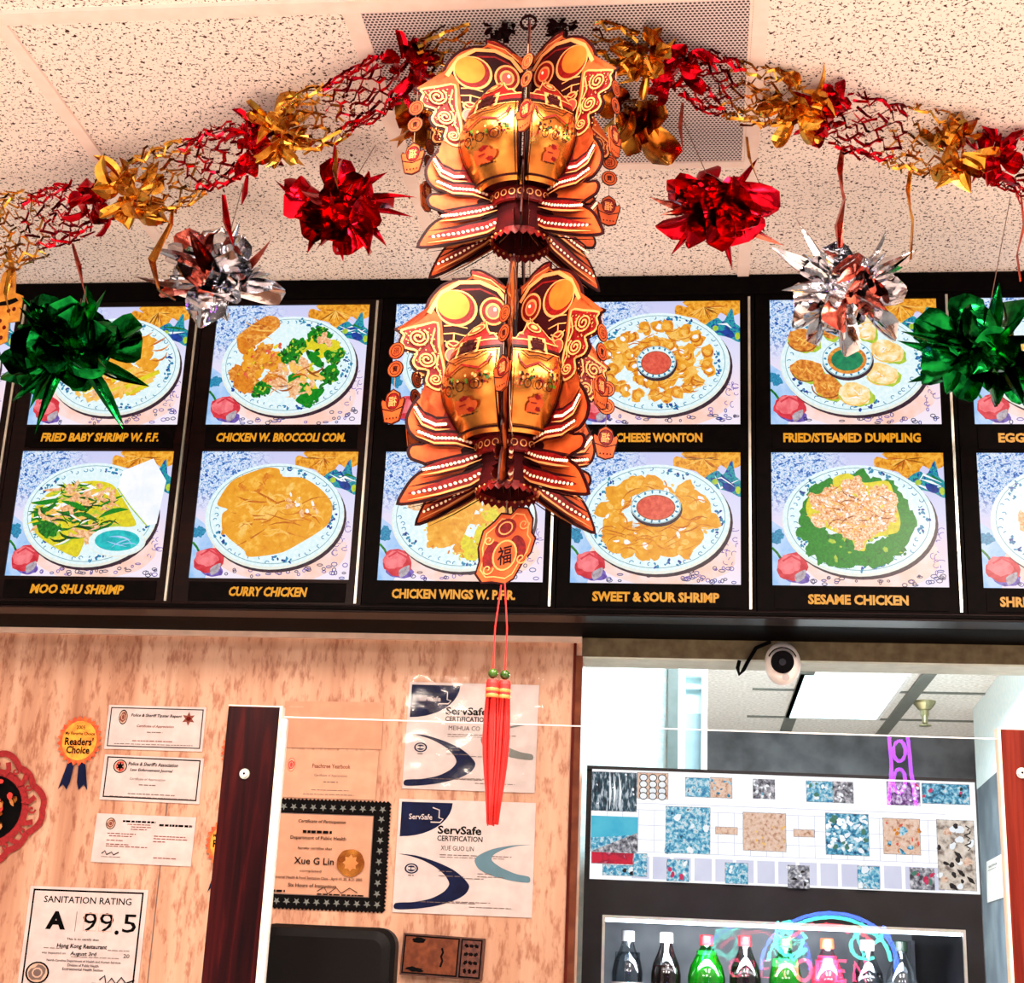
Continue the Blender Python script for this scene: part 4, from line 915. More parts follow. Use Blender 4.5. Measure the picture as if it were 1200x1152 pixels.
sk1 = EM('sign_koi', [(.36, (120, 104, 96)), (.5, (214, 198, 184)), (.66, (240, 226, 214))], 60, 4)
sgr = EM('sign_grey', [(.36, (60, 56, 66)), (.5, (140, 140, 150)), (.66, (226, 220, 224))], 120, 4)
def pic(x0, y0, x1, y1, m, rnd=random.Random(1), bits=()):
    a = rp(x0, y0, x1, y1); D.rect(*a, m)
    for (n, mats, s) in bits:
        for _ in range(n):
            D.ell(rnd.uniform(a[0] + .002, a[2] - .002), rnd.uniform(a[1] + .02, a[3] - .02), s * rnd.uniform(.4, 1), s * rnd.uniform(.4, 1) / D.asp, rnd.choice(mats), rnd.uniform(0, 3), 8, .3)
    D.frame(*a, .0012, sgr)
sblk = E2('sign_black', (20, 18, 22)); spk = E2('sign_pink', (226, 60, 110), (196, 40, 80)); sgn2 = E2('sign_green', (70, 130, 110))
pic(694, 904, 746, 952, sd1, bits=((8, [wht], .004),))
for u in (.065, .08, .1): a = rp(694, 904, 746, 952); D.stroke([(a[0] + (a[2] - a[0]) * u * 6, a[1] + .02), (a[0] + (a[2] - a[0]) * u * 6.4, (a[1] + a[3]) / 2), (a[0] + (a[2] - a[0]) * u * 6.2, a[3] - .02)], .006, wht, True)
pic(747, 905, 783, 937, sp1)
a = rp(747, 905, 783, 937); cxx, cyy = (a[0] + a[2]) / 2, (a[1] + a[3]) / 2
for v in (-.3, -.05, .2, .4):
    for u in (-.3, 0, .3): D.ell(cxx + u * (a[2] - a[0]), cyy + v * (a[3] - a[1]), .011, .035, sblk); D.ell(cxx + u * (a[2] - a[0]), cyy + v * (a[3] - a[1]), .009, .027, wht)
pic(803, 911, 858, 936, sb2); pic(832, 911, 858, 936, sp1, bits=((8, [sb1], .006),)); pic(882, 913, 908, 937, sgr, bits=((10, [wht, sb2], .006),)); pic(944, 915, 1000, 942, sb2, bits=((12, [wht, sgn2], .007),)); pic(975, 916, 1000, 942, sgr, bits=((8, [wht], .006),))
pic(1038, 916, 1078, 945, EM('sign_violet', [(.4, (90, 40, 110)), (.55, (190, 150, 210)), (.68, (240, 236, 244))], 120, 3), bits=((14, [wht, wht, spk], .005),)); pic(1079, 918, 1136, 944, sb1, bits=((5, [spk, sblk], .006),))
pic(693, 956, 747, 1000, sb2); a = rp(693, 956, 747, 1000); D.poly([(a[0], a[1]), (a[2], a[1]), (a[2], a[1] + .16), (a[0], a[1] + .2)], E2('sign_sky', (60, 180, 214), (90, 200, 224), 20)); D.poly([(a[0], a[3]), (a[2], a[1] + .14), (a[2], a[3])], sgr)
pic(693, 998, 742, 1014, EM('sign_red_car', [(.4, (214, 30, 60)), (.6, (150, 20, 50)), (.7, (240, 120, 150))], 60, 2)); pic(706, 1013, 758, 1028, sb2, bits=((4, [wht, sgn2, sblk], .01),)); pic(742, 1000, 758, 1028, sb2)
pic(780, 945, 832, 1002, sb2, bits=((10, [wht, sb1, sb1], .012),)); pic(838, 969, 864, 979, sp1); pic(870, 952, 921, 999, sp1, bits=((10, [o3], .004),)); pic(929, 972, 954, 982, sp1)
pic(966, 953, 1018, 1004, sb1, bits=((46, [wht, wht, sw], .008), (8, [sgn2], .01))); pic(1033, 959, 1078, 1003, sp1, bits=((14, [fri, red, o2], .006), (4, [sb1, sgr], .012)))
pic(781, 1007, 807, 1034, sb2, bits=((5, [wht, spk], .008),)); pic(849, 1011, 876, 1037, sb2, bits=((6, [wht, sb1], .008),)); pic(922, 1014, 948, 1042, sgr, bits=((6, [wht, sblk], .007),)); pic(1003, 1015, 1030, 1043, sb2, bits=((4, [wht], .011),)); pic(1064, 1017, 1094, 1044, sgr, bits=((6, [sblk, sgn2, spk], .01),))
pic(1095, 961, 1143, 1045, sk1, bits=((12, [wht, sp1], .012), (9, [sblk], .008)))
a = rp(1095, 961, 1143, 1045)
for q in range(5): D.stroke([(a[2] - .022 + .012 * (q % 2), a[1] + .05 + .045 * q), (a[2] - .012, a[1] + .07 + .045 * q), (a[2] - .018 - .008 * (q % 2), a[1] + .09 + .045 * q)], .0035, sblk)
for u, v in ((.45, .45), (.5, .7), (.75, .8), (.3, .9)): D.stroke([(a[0] + (a[2] - a[0]) * u, a[1] + (a[3] - a[1]) * v), (a[0] + (a[2] - a[0]) * (u + .1), a[1] + (a[3] - a[1]) * (v + .05)), (a[0] + (a[2] - a[0]) * (u + .2), a[1] + (a[3] - a[1]) * (v + .1))], .01, sblk, True)
o = D.mb.build('picture_sign', t); o['label'] = 'glowing white sign strip covered in small pictures'
# bottles on the shelf
zcap = (MC.inverted() @ onP(735, 1091, TL - nc * .16, nc)).z
HB = .235; zsh = zcap - HB
mb = MB(); mb.box((gx0 + .002, .05, zsh - .012), (gx1 - .002, dep - .04, zsh), M_WHITE, MC); mb.build('shelf', t)
def bottle(px, py, lab, liq, tint, capm, fill=.19, wide=1.0, lblm=None):
    p = MC.inverted() @ onP(px, py, TL - nc * .16, nc); x = p.x; H = p.z - zsh
    loc = MC @ Vector((x, .16, zsh + .0005)); b = thing('soda_bottle', lab, 'bottle', loc, 'soda bottles in the cooler')
    s = wide; prof = [(0, 0), (.030 * s, 0), (.034 * s, .006), (.0345 * s, .05), (.033 * s, .09), (.0345 * s, .11), (.0345 * s, H - .088), (.030 * s, H - .066), (.020 * s, H - .044), (.0135, H - .027), (.0125, H - .018), (.0125, H - .003)]
    mb = MB(); mb.lathe(prof, m_clear('bottle_%s' % tint[0], tint[1], .1, .05) if 'b' + tint[0] not in CACHE else CACHE['b' + tint[0]], loc, 24); CACHE['b' + tint[0]] = mb.mats[0]; mb.build('bottle_body', b, smooth=True)
    mb = MB(); hh = min(fill, H - .03); pin = [(0, .002)] + [(r * .94, z + .001) for r, z in prof[1:] if z < hh] ; pin += [(pin[-1][0] * .96, hh), (0, hh)]
    mb.lathe(pin, liq, loc, 24); mb.build('drink', b, smooth=True)
    mb = MB(); prof = [(0, H), (.0125, H), (.0145, H - .002), (.0150, H - .018), (.0150, H - .022), (.0125, H - .022)]; mb.lathe(prof, capm, loc, 24); mb.build('cap', b)
    mb = MB(); mb.lathe([(.0353 * s, .085), (.0356 * s, .1), (.0356 * s, H - .115), (.035 * s, H - .108)], lblm or M_PAPER, loc, 24); mb.build('label', b, smooth=True)
white = P('cap_white', (244, 244, 246), .4); redc = P('cap_red', (214, 34, 44), .4); dkc = P('cap_dark_green', (30, 48, 36), .4); orc = P('cap_orange', (232, 84, 50), .4)
cola = P('cola', (22, 8, 8), .2); limeg = P('lime_drink', (30, 150, 40), .2, c2=(16, 110, 30)); clr = m_clear('clear_drink', (222, 230, 236), .05, .05); pinkd = P('pink_drink', (236, 60, 92), .25, c2=(206, 36, 70)); grd = P('green_drink', (40, 130, 60), .2); greyd = P('grey_drink', (120, 124, 128), .2)
yl = P('label_yellow', (240, 196, 40), .4); rl = P('label_red', (214, 30, 40), .4)
CL = ('clear', (240, 246, 248)); GT = ('green', (120, 220, 120)); DK = ('smoke', (200, 196, 196))
bottle(736, 1091, 'clear bottle of colourless drink with white cap, leftmost in the cooler', clr, CL, white)
bottle(781, 1093, 'dark cola bottle with white cap, second from the left in the cooler', cola, DK, white, .165, .95, P('label_cream', (236, 206, 180), .5))
bottle(828, 1096, 'wide green bottle with red cap in the cooler', limeg, GT, redc, .2, 1.18, P('label_green', (20, 120, 60), .4))
bottle(873, 1097, 'dark cola bottle with red cap in the cooler', cola, DK, redc, .17, 1.0, rl)
bottle(920, 1099, 'green bottle with yellow label behind the neon reflection in the cooler', grd, GT, P('cap_green', (40, 140, 60), .4), .19, 1.05, yl)
bottle(969, 1100, 'pink drink bottle with orange cap in the cooler', pinkd, CL, orc, .2, 1.1, P('label_pink', (244, 130, 150), .4))
bottle(1016, 1102, 'pale bottle with pinkish label, second from the right in the cooler', clr, CL, white, .17, 1.0, P('label_rose', (250, 170, 190), .4))
bottle(1055, 1103, 'clear bottle with dark green cap, rightmost in the cooler', greyd, CL, dkc, .15, 1.0)

# ------------------------------------------------------------------ neon sign in the shop front, seen mirrored in the screen
def mirror(p):
    n = nrm; d = (p - pl.O).dot(n); return p - n * 2 * d
VY = 4.2
def nv(x, y, dy=0): q = mirror(onY(x, y, VY + dy)); return q
c0 = nv(972, 1120)
t = thing('neon_sign', 'neon OPEN sign in the shop front, seen as a reflection over the cooler', 'neon sign', c0)
def neon(name, strokes, col, st, r=.009):
    mb = MB(); m = E2('neon_' + name, col, col, strength=st)
    for s in strokes: mb.tube([nv(x, y) for x, y in s], r, m, 6)
    mb.build('neon_tube', t)['label'] = name + ' glowing tube'
arc = lambda cx, cy, rx, ry, a0, a1, n=18: [(cx + rx * math.cos(a0 + (a1 - a0) * i / n), cy + ry * math.sin(a0 + (a1 - a0) * i / n)) for i in range(n + 1)]
NS = 75
neon('cyan', [arc(972, 1130, 72, 55, PI * 1.02, PI * 1.98), arc(925, 1100, 16, 20, 0, 5), arc(1015, 1108, 18, 16, 1, 6), [(910, 1080), (925, 1095), (935, 1085), (945, 1100)], [(1000, 1085), (1012, 1120), (1035, 1095)], [(915, 1110), (930, 1125), (945, 1112)]], (90, 255, 226), NS * .7)
neon('blue', [arc(972, 1132, 80, 62, PI * .98, PI * 2.02), [(1035, 1085), (1048, 1110), (1050, 1140)]], (70, 110, 255), NS)
neon('pink', [arc(942, 1137, 9, 12, 0, 6.28), [(958, 1150), (958, 1126), (968, 1127), (970, 1135), (960, 1138)], [(992, 1126), (980, 1126), (980, 1150), (992, 1150)], [(980, 1138), (990, 1138)], [(1001, 1150), (1001, 1126), (1015, 1150), (1015, 1126)]], (255, 60, 110), NS)
neon('red', [arc(972, 1128, 60, 44, PI * 1.15, PI * 1.85), [(950, 1082), (960, 1090), (970, 1082)], [(985, 1084), (995, 1094)]], (255, 70, 90), NS * .6)
neon('violet', [[(1042, 862), (1045, 900), (1041, 945)], [(1064, 862), (1068, 905), (1074, 945)], arc(1054, 880, 7, 12, 0, 6.28), arc(1054, 915, 7, 14, 0, 6.28)], (190, 70, 255), NS * .6)

# ------------------------------------------------------------------ fish lanterns
HK = onZ(620, 12, CEIL); YA = HK.y
AX = HK.x
ZREF = onY(604, 460, YA).z
DEP = (onY(604, 460, YA) - CAM).dot(-cz_)
KP = DEP / F                                        # metres per pixel at the lanterns
def zl(Y): return onY(604, 320 + Y / 3.75, YA).z - ZREF
def rl_(X): return (X - 618) / 3.75 * KP / .86
FISH = [(636, 110), (656, 70), (700, 30), (760, 2), (800, 8), (800, 38), (850, 50), (910, 85), (955, 150), (978, 225), (1015, 262), (1078, 296), (1052, 318), (1060, 352), (1040, 388), (1000, 396), (1012, 432), (992, 470), (952, 476), (958, 512), (938, 548), (902, 556), (876, 590), (868, 640), (890, 680), (928, 655), (948, 605), (952, 558), (992, 612), (1014, 680), (1002, 735), (968, 770), (935, 778), (985, 790), (1000, 822), (984, 858), (925, 880), (962, 918), (992, 962), (1026, 1058), (936, 1042), (850, 1006), (760, 962), (700, 930), (660, 880), (636, 800)]
FISH = smooth(FISH, 3)
def inset(pts, d):
    n = len(pts); o = []
    for i in range(n):
        a, b, c = pts[i - 1], pts[i], pts[(i + 1) % n]
        n1 = (-(b[1] - a[1]), b[0] - a[0]); n2 = (-(c[1] - b[1]), c[0] - b[0])
        l1 = math.hypot(*n1) or 1; l2 = math.hypot(*n2) or 1
        v = (n1[0] / l1 + n2[0] / l2, n1[1] / l1 + n2[1] / l2); l = math.hypot(*v) or 1
        k = min(1.6, 1 / max(.4, l / 2))
        o.append((b[0] + v[0] / l * d * k, b[1] + v[1] / l * d * k))
    return o
def fish_print(D):
    D.poly(inset(FISH, 12), L_ORANGE)
    D.poly([(640, 560), (850, 560), (880, 700), (840, 760), (700, 800), (640, 790)], L_RED); D.spoly([(640, 780), (760, 770), (800, 800), (770, 860), (800, 920), (720, 925), (650, 890)], L_MAROON)
    D.poly([(640, 118), (690, 70), (790, 46), (880, 90), (940, 190), (900, 240), (870, 470), (850, 560), (640, 560)], L_MAROON)
    D.stroke([(645, 140), (690, 85), (760, 58), (840, 68), (905, 120), (950, 215)], 17, L_LINE)
    D.stroke([(660, 150), (700, 110), (760, 88), (830, 100), (880, 150)], 8, L_RED)
    D.stroke([(690, 62), (740, 30), (795, 18)], 14, L_RED); D.stroke([(660, 92), (720, 45), (790, 30)], 5, L_LINE)
    D.ell(845, 182, 80, 80, L_LINE); D.ell(847, 180, 72, 72, L_RED); D.ell(858, 170, 62, 62, L_DISC, n=32)
    D.ell(705, 180, 52, 62, L_LINE); D.ell(705, 180, 44, 53, L_RED); D.ell(705, 180, 30, 36, L_LINE); D.ell(705, 182, 22, 27, L_BRIGHT); D.ell(698, 172, 6, 8, L_CREAM)
    for y in (265, 300): D.stroke([(800, y), (850, y - 8), (890, y)], 5, L_LINE)
    D.ell(850, 345, 30, 22, L_LINE); D.ell(850, 345, 22, 15, L_RED); D.ell(850, 390, 27, 30, L_BRIGHT); D.ring(850, 390, 28, 31, 5, L_LINE, 18)
    D.stroke([(850, 290), (850, 330)], 6, L_LINE); D.stroke([(815, 330), (850, 350), (885, 330)], 6, L_LINE)
    sc = smooth([(915, 255), (975, 272), (1050, 302), (1038, 322), (1046, 352), (1030, 376), (985, 386), (998, 430), (982, 458), (938, 466), (944, 510), (926, 536), (894, 545), (878, 520), (880, 450), (905, 350)], 3)
    rq = random.Random(2)
    D.poly(sc, L_RED); D.stroke(sc, 9, L_LINE, closed=True)
    for _ in range(90):
        x, y = rq.uniform(890, 1035), rq.uniform(275, 535)
        if x < 1090 - (y - 275) * .52 and x > 915 - (y - 275) * .12: D.ell(x, y, 3.2, 3.2, L_LINE, n=5)
    D.spiral(985, 330, 40, 2.2, 7, L_LINE, 4.2, -1, 40); D.spiral(948, 422, 36, 2.2, 7, L_LINE, 4.2, -1, 40); D.spiral(910, 505, 26, 2.0, 6, L_LINE, 4.2, -1, 36)
    D.stroke([(925, 290), (935, 350), (915, 390)], 7, L_LINE); D.stroke([(905, 400), (910, 450), (892, 480)], 6, L_LINE)
    D.stroke([(945, 776), (880, 782), (800, 760), (730, 745)], 20, L_MAROON, True); D.stroke([(935, 880), (860, 866), (780, 825), (700, 790)], 20, L_MAROON, True); D.stroke([(900, 700), (870, 740), (800, 735)], 16, L_MAROON, True)
    for seg, w in (([(845, 690), (900, 700), (950, 680), (985, 625)], 30), ([(740, 772), (820, 752), (900, 760), (972, 735)], 28), ([(700, 800), (790, 850), (880, 885), (946, 905)], 30), ([(670, 850), (760, 925), (870, 975), (985, 1015)], 34)):
        n = len(seg)
        fine = []
        for i in range(n - 1):
            for q in range(6): t_ = q / 6; fine.append((seg[i][0] * (1 - t_) + seg[i + 1][0] * t_, seg[i][1] * (1 - t_) + seg[i + 1][1] * t_))
        fine.append(seg[-1])
        D.stroke([(x, y - w * .85) for x, y in fine], 14, L_MAROON, True); D.stroke(fine, w * 1.25, L_RED, True); D.stroke([(x, y + w * .85) for x, y in fine], 8, L_LINE, True)
        D.stroke([(x, y + w * 1.3) for x, y in fine], 5, L_MAROON, True)
        for (x, y) in fine[2:-1]: D.ell(x, y + w * .1, 6.5, 6.5, L_CREAM, n=8)
def tri_fan_safe(o):
    return o
def make_lantern():
    Z0 = Vector((AX, YA, ZREF))
    t = thing('fish_lantern', 'lower red and gold fish lantern hanging in front of the menu board', 'lantern', Z0, 'fish lanterns', math.radians(0))
    NA = 6; AN = [math.radians(-90 + q) for q in (3, 53, 130, 180, 246, 285, 363)]
    for k in range(NA):
        a = AN[k]; d = Vector((math.cos(a), math.sin(a), 0)); n = Vector((-d.y, d.x, 0)); T = .0011
        fn = lambda u, v, h=0, d=d, n=n: Z0 + d * rl_(u) + Vector((0, 0, zl(v))) + n * h
        mb = MB(); m_ = len(FISH); f1 = [fn(u, v, T) for u, v in FISH]; f2 = [fn(u, v, -T) for u, v in FISH]
        mb.mesh(f1 + f2, [list(range(m_)), list(range(2 * m_ - 1, m_ - 1, -1))] + [(i, (i + 1) % m_, m_ + (i + 1) % m_, m_ + i) for i in range(m_)], L_MAROON)
        D = Draw(fn, mb, h0=T, dh=.00006, asp=1); fish_print(D)
        D2 = Draw(lambda u, v, h=0: fn(u, v, -h), mb, h0=T, dh=.00006, asp=1); fish_print(D2)
        mb.build('fish_panel', t)
        # charm string from the lip of the fish
        tipu, tipv = 1062, 300; p = fn(tipu, tipv)
        mb = MB(); mb.tube([p, p + Vector((0, 0, zl(600) - zl(300)))], .0006, M_STRING, 5)
        cb = mb.build('charm_string', t); side = d * .6 + n * .8
        side = (d * math.cos(.7 + k) + n * math.sin(.7 + k)); nn = Vector((-side.y, side.x, 0))
        for q, (vv) in enumerate((390, 470)):
            mb = MB(); zz = Vector((0, 0, zl(vv) - zl(300))); ctr = p + zz
            fc = lambda u, v, h=0: ctr + side * u * KP / 3.75 + Vector((0, 0, -v * KP / 3.75)) + nn * h
            for sg_ in (1, -1):
                D = Draw(lambda u, v, h=0, sg_=sg_: fc(u, v, h * sg_), mb, h0=.0006, dh=.00008); D.ell(0, 0, 40, 40, L_MAROON, n=20); D.ell(0, 0, 36, 36, L_ORANGE, n=20); D.ring(0, 0, 26, 26, 4, L_MAROON, 18); D.text('寶' if q else '招', 0, 0, 26, 30, L_MAROON, .01)
            mb.grid([[fc(40 * math.cos(2 * PI * j / 20), 40 * math.sin(2 * PI * j / 20), h) for j in range(20)] for h in (-.0006, .0006)], L_MAROON, True)
            mb.build('coin_charm', t)
        ctr = p + Vector((0, 0, zl(640) - zl(300))); mb = MB()
        fc = lambda u, v, h=0: ctr + side * u * KP / 3.75 + Vector((0, 0, -v * KP / 3.75)) + nn * h
        ing = [(-58, -30), (-52, -44), (-38, -34), (-30, -66), (0, -86), (30, -66), (38, -34), (52, -44), (58, -30), (46, 20), (36, 62), (0, 74), (-36, 62), (-46, 20)]; m_ = len(ing)
        mb.mesh([fc(u, v, .0009) for u, v in ing] + [fc(u, v, -.0009) for u, v in ing], [list(range(m_)), list(range(2 * m_ - 1, m_ - 1, -1))] + [(i, (i + 1) % m_, m_ + (i + 1) % m_, m_ + i) for i in range(m_)], L_ORANGE)
        for sg_ in (1, -1):
            D = Draw(lambda u, v, h=0, sg_=sg_: fc(u, v, h * sg_), mb, h0=.0009, dh=.00008); D.ell(0, -30, 34, 40, L_MAROON, n=18); D.ell(0, -30, 30, 36, L_RED, n=18); D.text('福', 0, -30, 40, 46, L_LINE, .01); D.stroke([(-50, 0), (0, 16), (50, 0)], 5, L_MAROON); D.stroke(ing, 5, L_MAROON, closed=True)
            for q in range(4): D.ell(-24 + 16 * q, 48, 4, 4, L_MAROON, n=8)
        mb.build('ingot_charm', t)
    # gold treasure pot, one curved sheet between each two panels
    prof = [(250, 150), (300, 195), (350, 230), (390, 250), (430, 262), (500, 282), (560, 284), (620, 268), (680, 236), (730, 206), (765, 184)]
    def rad(v):
        for (v0, r0), (v1, r1) in zip(prof, prof[1:]):
            if v <= v1: return r0 + (r1 - r0) * max(0, (v - v0)) / (v1 - v0)
        return prof[-1][1]
    for k in range(NA):
        a0 = AN[k]; sp_ = AN[k + 1] - a0
        def fn(u, v, h=0, a0=a0, sp_=sp_):       # u in 0..1 across the sector
            a = a0 + sp_ * (.06 + .88 * u); r = (rad(v) / 3.75 * KP + h) * 1.1
            return Z0 + Vector((math.cos(a) * r, math.sin(a) * r, zl(v)))
        mb = MB()
        top = lambda u: 390 - 95 * max(0, 1 - abs(u - .5) / .3) ** .5 - 35 * (.5 + .5 * math.cos(12 * PI * u)) * (1 if .1 < u < .9 else 0)
        mb.grid([[fn(j / 14, top(j / 14) + (430 - top(j / 14)) * i / 4, .0008) for j in range(15)] for i in range(5)], L_RED)
        mb.grid([[fn(j / 14, v_) for j in range(15)] for v_ in (430, 460, 500, 530, 560, 590, 620, 650, 680, 705, 730, 750, 765)], L_GOLD)
        D = Draw(fn, mb, h0=.0012, dh=.00008, asp=1 / 290.)
        st = lambda pts, w, m: D.stroke(pts, w, m)
        ln = lambda v_, w, m: st([(j / 16, v_) for j in range(17)], w / 290, m)
        ln(432, 12, L_MAROON); ln(398, 6, L_LINE); ln(446, 4, L_LINE)
        for u in (.015, .985): st([(u, v_) for v_ in range(435, 766, 20)], .03, L_MAROON)
        for u in (.06, .94): st([(u, v_) for v_ in range(445, 760, 20)], .012, L_MAROON)
        st([(j / 14, top(j / 14) + 6) for j in range(15)], .022, L_LINE)
        D.ell(.5, 325, .17, 30, L_LINE); D.ell(.5, 325, .14, 22, L_RED); D.ell(.5, 325, .08, 13, L_LINE)
        for u in (.16, .84): D.spiral(u, 372, .07, 1.2, .016, L_LINE)
        D.mb.mesh([fn(u, v_, .0022) for u, v_ in ((.31, 378), (.69, 378), (.69, 452), (.31, 452))], [(0, 1, 2, 3)], L_LINE)
        D.h = .0026; D.text('貴', .5, 415, .32, 66, L_MAROON, .03)
        st([(.12, 470), (.16, 505), (.26, 528), (.5, 500), (.74, 528), (.84, 505), (.88, 470)], .03, L_RED)
        st([(.18, 452), (.32, 478), (.5, 470), (.68, 478), (.82, 452)], .02, L_MAROON)
        rr = random.Random(k)
        for i in range(34): D.ell(rr.uniform(.14, .86), 572 + rr.gauss(0, 16), rr.uniform(.012, .03), rr.uniform(5, 9), rr.choice([L_RED, L_MAROON, L_LINE, M_BEAD]), 0, 8)
        for u in (.3, .5, .7): D.ring(u, 596, .06, 18, .014, L_MAROON, 14)
        D.ell(.5, 668, .16, 34, L_ORANGE, jit=.3); D.spiral(.46, 664, .07, 1.5, .016, L_RED); D.ell(.58, 684, .05, 9, L_RED, .4, jit=.4); D.ell(.52, 642, .07, 8, L_RED, jit=.3); D.dash(.38, .62, 700, 5, L_MAROON); ln(752, 8, L_MAROON)
        mb.build('pot_panel', t, smooth=True)
    # collar, tail skirt and fringe
    rr_ = lambda r: r / 3.75 * KP
    mb = MB(); mb.lathe([(rr_(150), zl(760)), (rr_(152), zl(764)), (rr_(146), zl(820)), (rr_(138), zl(826)), (rr_(138), zl(760))], L_RED, Z0, 36)
    D = Draw(lambda u, v, h=0: Z0 + Vector((math.cos(u) * (rr_(150) + h), math.sin(u) * (rr_(150) + h), zl(v))), mb, h0=.0004, dh=.0001, asp=1 / 150)
    for i in range(24): D.ring(2 * PI * i / 24, 792, .09, 14, .03, L_LINE, 10); 
    mb.build('collar', t)
    mb = MB(); mb.lathe([(rr_(130), zl(800)), (rr_(120), zl(860)), (rr_(132), zl(930)), (rr_(140), zl(960))], P('tail_red', (60, 6, 8), .8, c2=(36, 4, 6), spec=.05), Z0, 24); n = 24
    mb.grid([[Z0 + Vector((rr_(r * .9) * math.cos(2 * PI * j / 48), rr_(r) * math.sin(2 * PI * j / 48), zl(v + (16 * abs(math.sin(PI * j / 2)) if q == 2 else 0)))) for j in range(48)] for q, (r, v) in enumerate(((141, 950), (146, 968), (150, 980)))], L_RED, True)
    for j in range(24):
        a = 2 * PI * (j + .5) / 24; q = Z0 + Vector((rr_(136) * math.cos(a), rr_(136) * math.sin(a), zl(966))); mb.ball(q, .0022, .0022, .0022, L_LINE, 6, 4)
    mb.build('tail_skirt', t)
    mb = MB(); mb.tube([Z0 + Vector((0, 0, zl(-80))), Z0 + Vector((0, 0, zl(1000)))], .0012, L_MAROON, 6); mb.build('centre_cord', t)
    return t
low = make_lantern()
upz = onY(604, 160, YA).z - onY(604, 438.7, YA).z
hi = copy_tree(low); hi['label'] = 'upper red and gold fish lantern hanging just below the ceiling vent'; hi.location = low.location + Vector((.003, 0, upz)); hi.rotation_euler = (0, 0, math.radians(4))
# hook and cord
ztop = hi.location.z + zl(-80)
t = thing('ceiling_hook', 'small dark hook and wire on the vent holding the lantern chain', 'hook', (AX, YA, ztop))
mb = MB(); mb.tube([(AX, YA, ztop), (AX, YA, CEIL - .012)], .001, M_INK, 6); mb.build('wire', t)
mb = MB(); mb.tube([Vector((AX + .012 * math.cos(q), YA, CEIL - .022 + .012 * math.sin(q))) for q in [k * .5 for k in range(13)]], .0025, L_MAROON, 6); mb.build('hook_ring', t)
# pendant and tassel
def lx(Y): return AX
pc = onY(584, 643, YA); kk = KP
zbot = low.location.z + zl(1000)
pend = thing('tassel_pendant', 'gold fish medallion with long red double tassel hanging under the lower lantern', 'pendant', Vector((AX, YA, pc.z)), None)
P0 = Vector((AX, YA, pc.z)); sx = Vector((math.cos(.25), math.sin(.25), 0)); nn = Vector((sx.y, -sx.x, 0))
fp = lambda u, v, h=0: P0 + sx * (u * math.cos(.35) - v * math.sin(.35) * 0 ) * kk + Vector((0, 0, -(v + u * -.3) * kk)) + nn * h
outl = [(-32, -8), (-27, -27), (-14, -35), (-6, -43), (6, -39), (14, -46), (26, -42), (33, -28), (32, -12), (37, -4), (32, 12), (22, 22), (12, 38), (2, 42), (-14, 36), (-26, 34), (-34, 22), (-30, 8)]; m_ = len(outl)
mb = MB(); mb.mesh([fp(u, v, .001) for u, v in outl] + [fp(u, v, -.001) for u, v in outl], [list(range(m_)), list(range(2 * m_ - 1, m_ - 1, -1))] + [(i, (i + 1) % m_, m_ + (i + 1) % m_, m_ + i) for i in range(m_)], L_ORANGE)
for sg_ in (1, -1):
    D = Draw(lambda u, v, h=0, sg_=sg_: fp(u, v, h * sg_), mb, h0=.001, dh=.0001); D.stroke(outl, 2.2, L_MAROON, closed=True); D.stroke([(u * .84, v * .84) for u, v in outl], 1.5, L_LINE, closed=True)
    D.ell(-16, 4, 10, 16, L_RED, .3); D.ell(16, 2, 9, 15, L_RED, -.3); D.ell(0, -24, 13, 11, L_RED); D.ring(0, -24, 8, 7, 1.5, L_LINE); D.ell(0, 8, 15, 18, L_LINE, n=20); D.ell(0, 8, 13, 16, L_ORANGE, n=20); D.text('福', 0, 8, 17, 22, L_MAROON, .02); D.spiral(-20, 20, 7, 1.2, 1.5, L_LINE); D.spiral(20, 16, 7, 1.2, 1.5, L_LINE); D.spiral(-20, -14, 6, 1.2, 1.5, L_LINE); D.spiral(22, -24, 7, 1.2, 1.5, L_LINE)
mb.build('medallion', pend)
mb = MB(); mb.tube([P0 + Vector((0, 0, 40 * kk)), Vector((AX, YA, zbot))], .001, M_STRING, 5); mb.build('hanging_thread', pend)
zb = onY(573, 790, YA).z
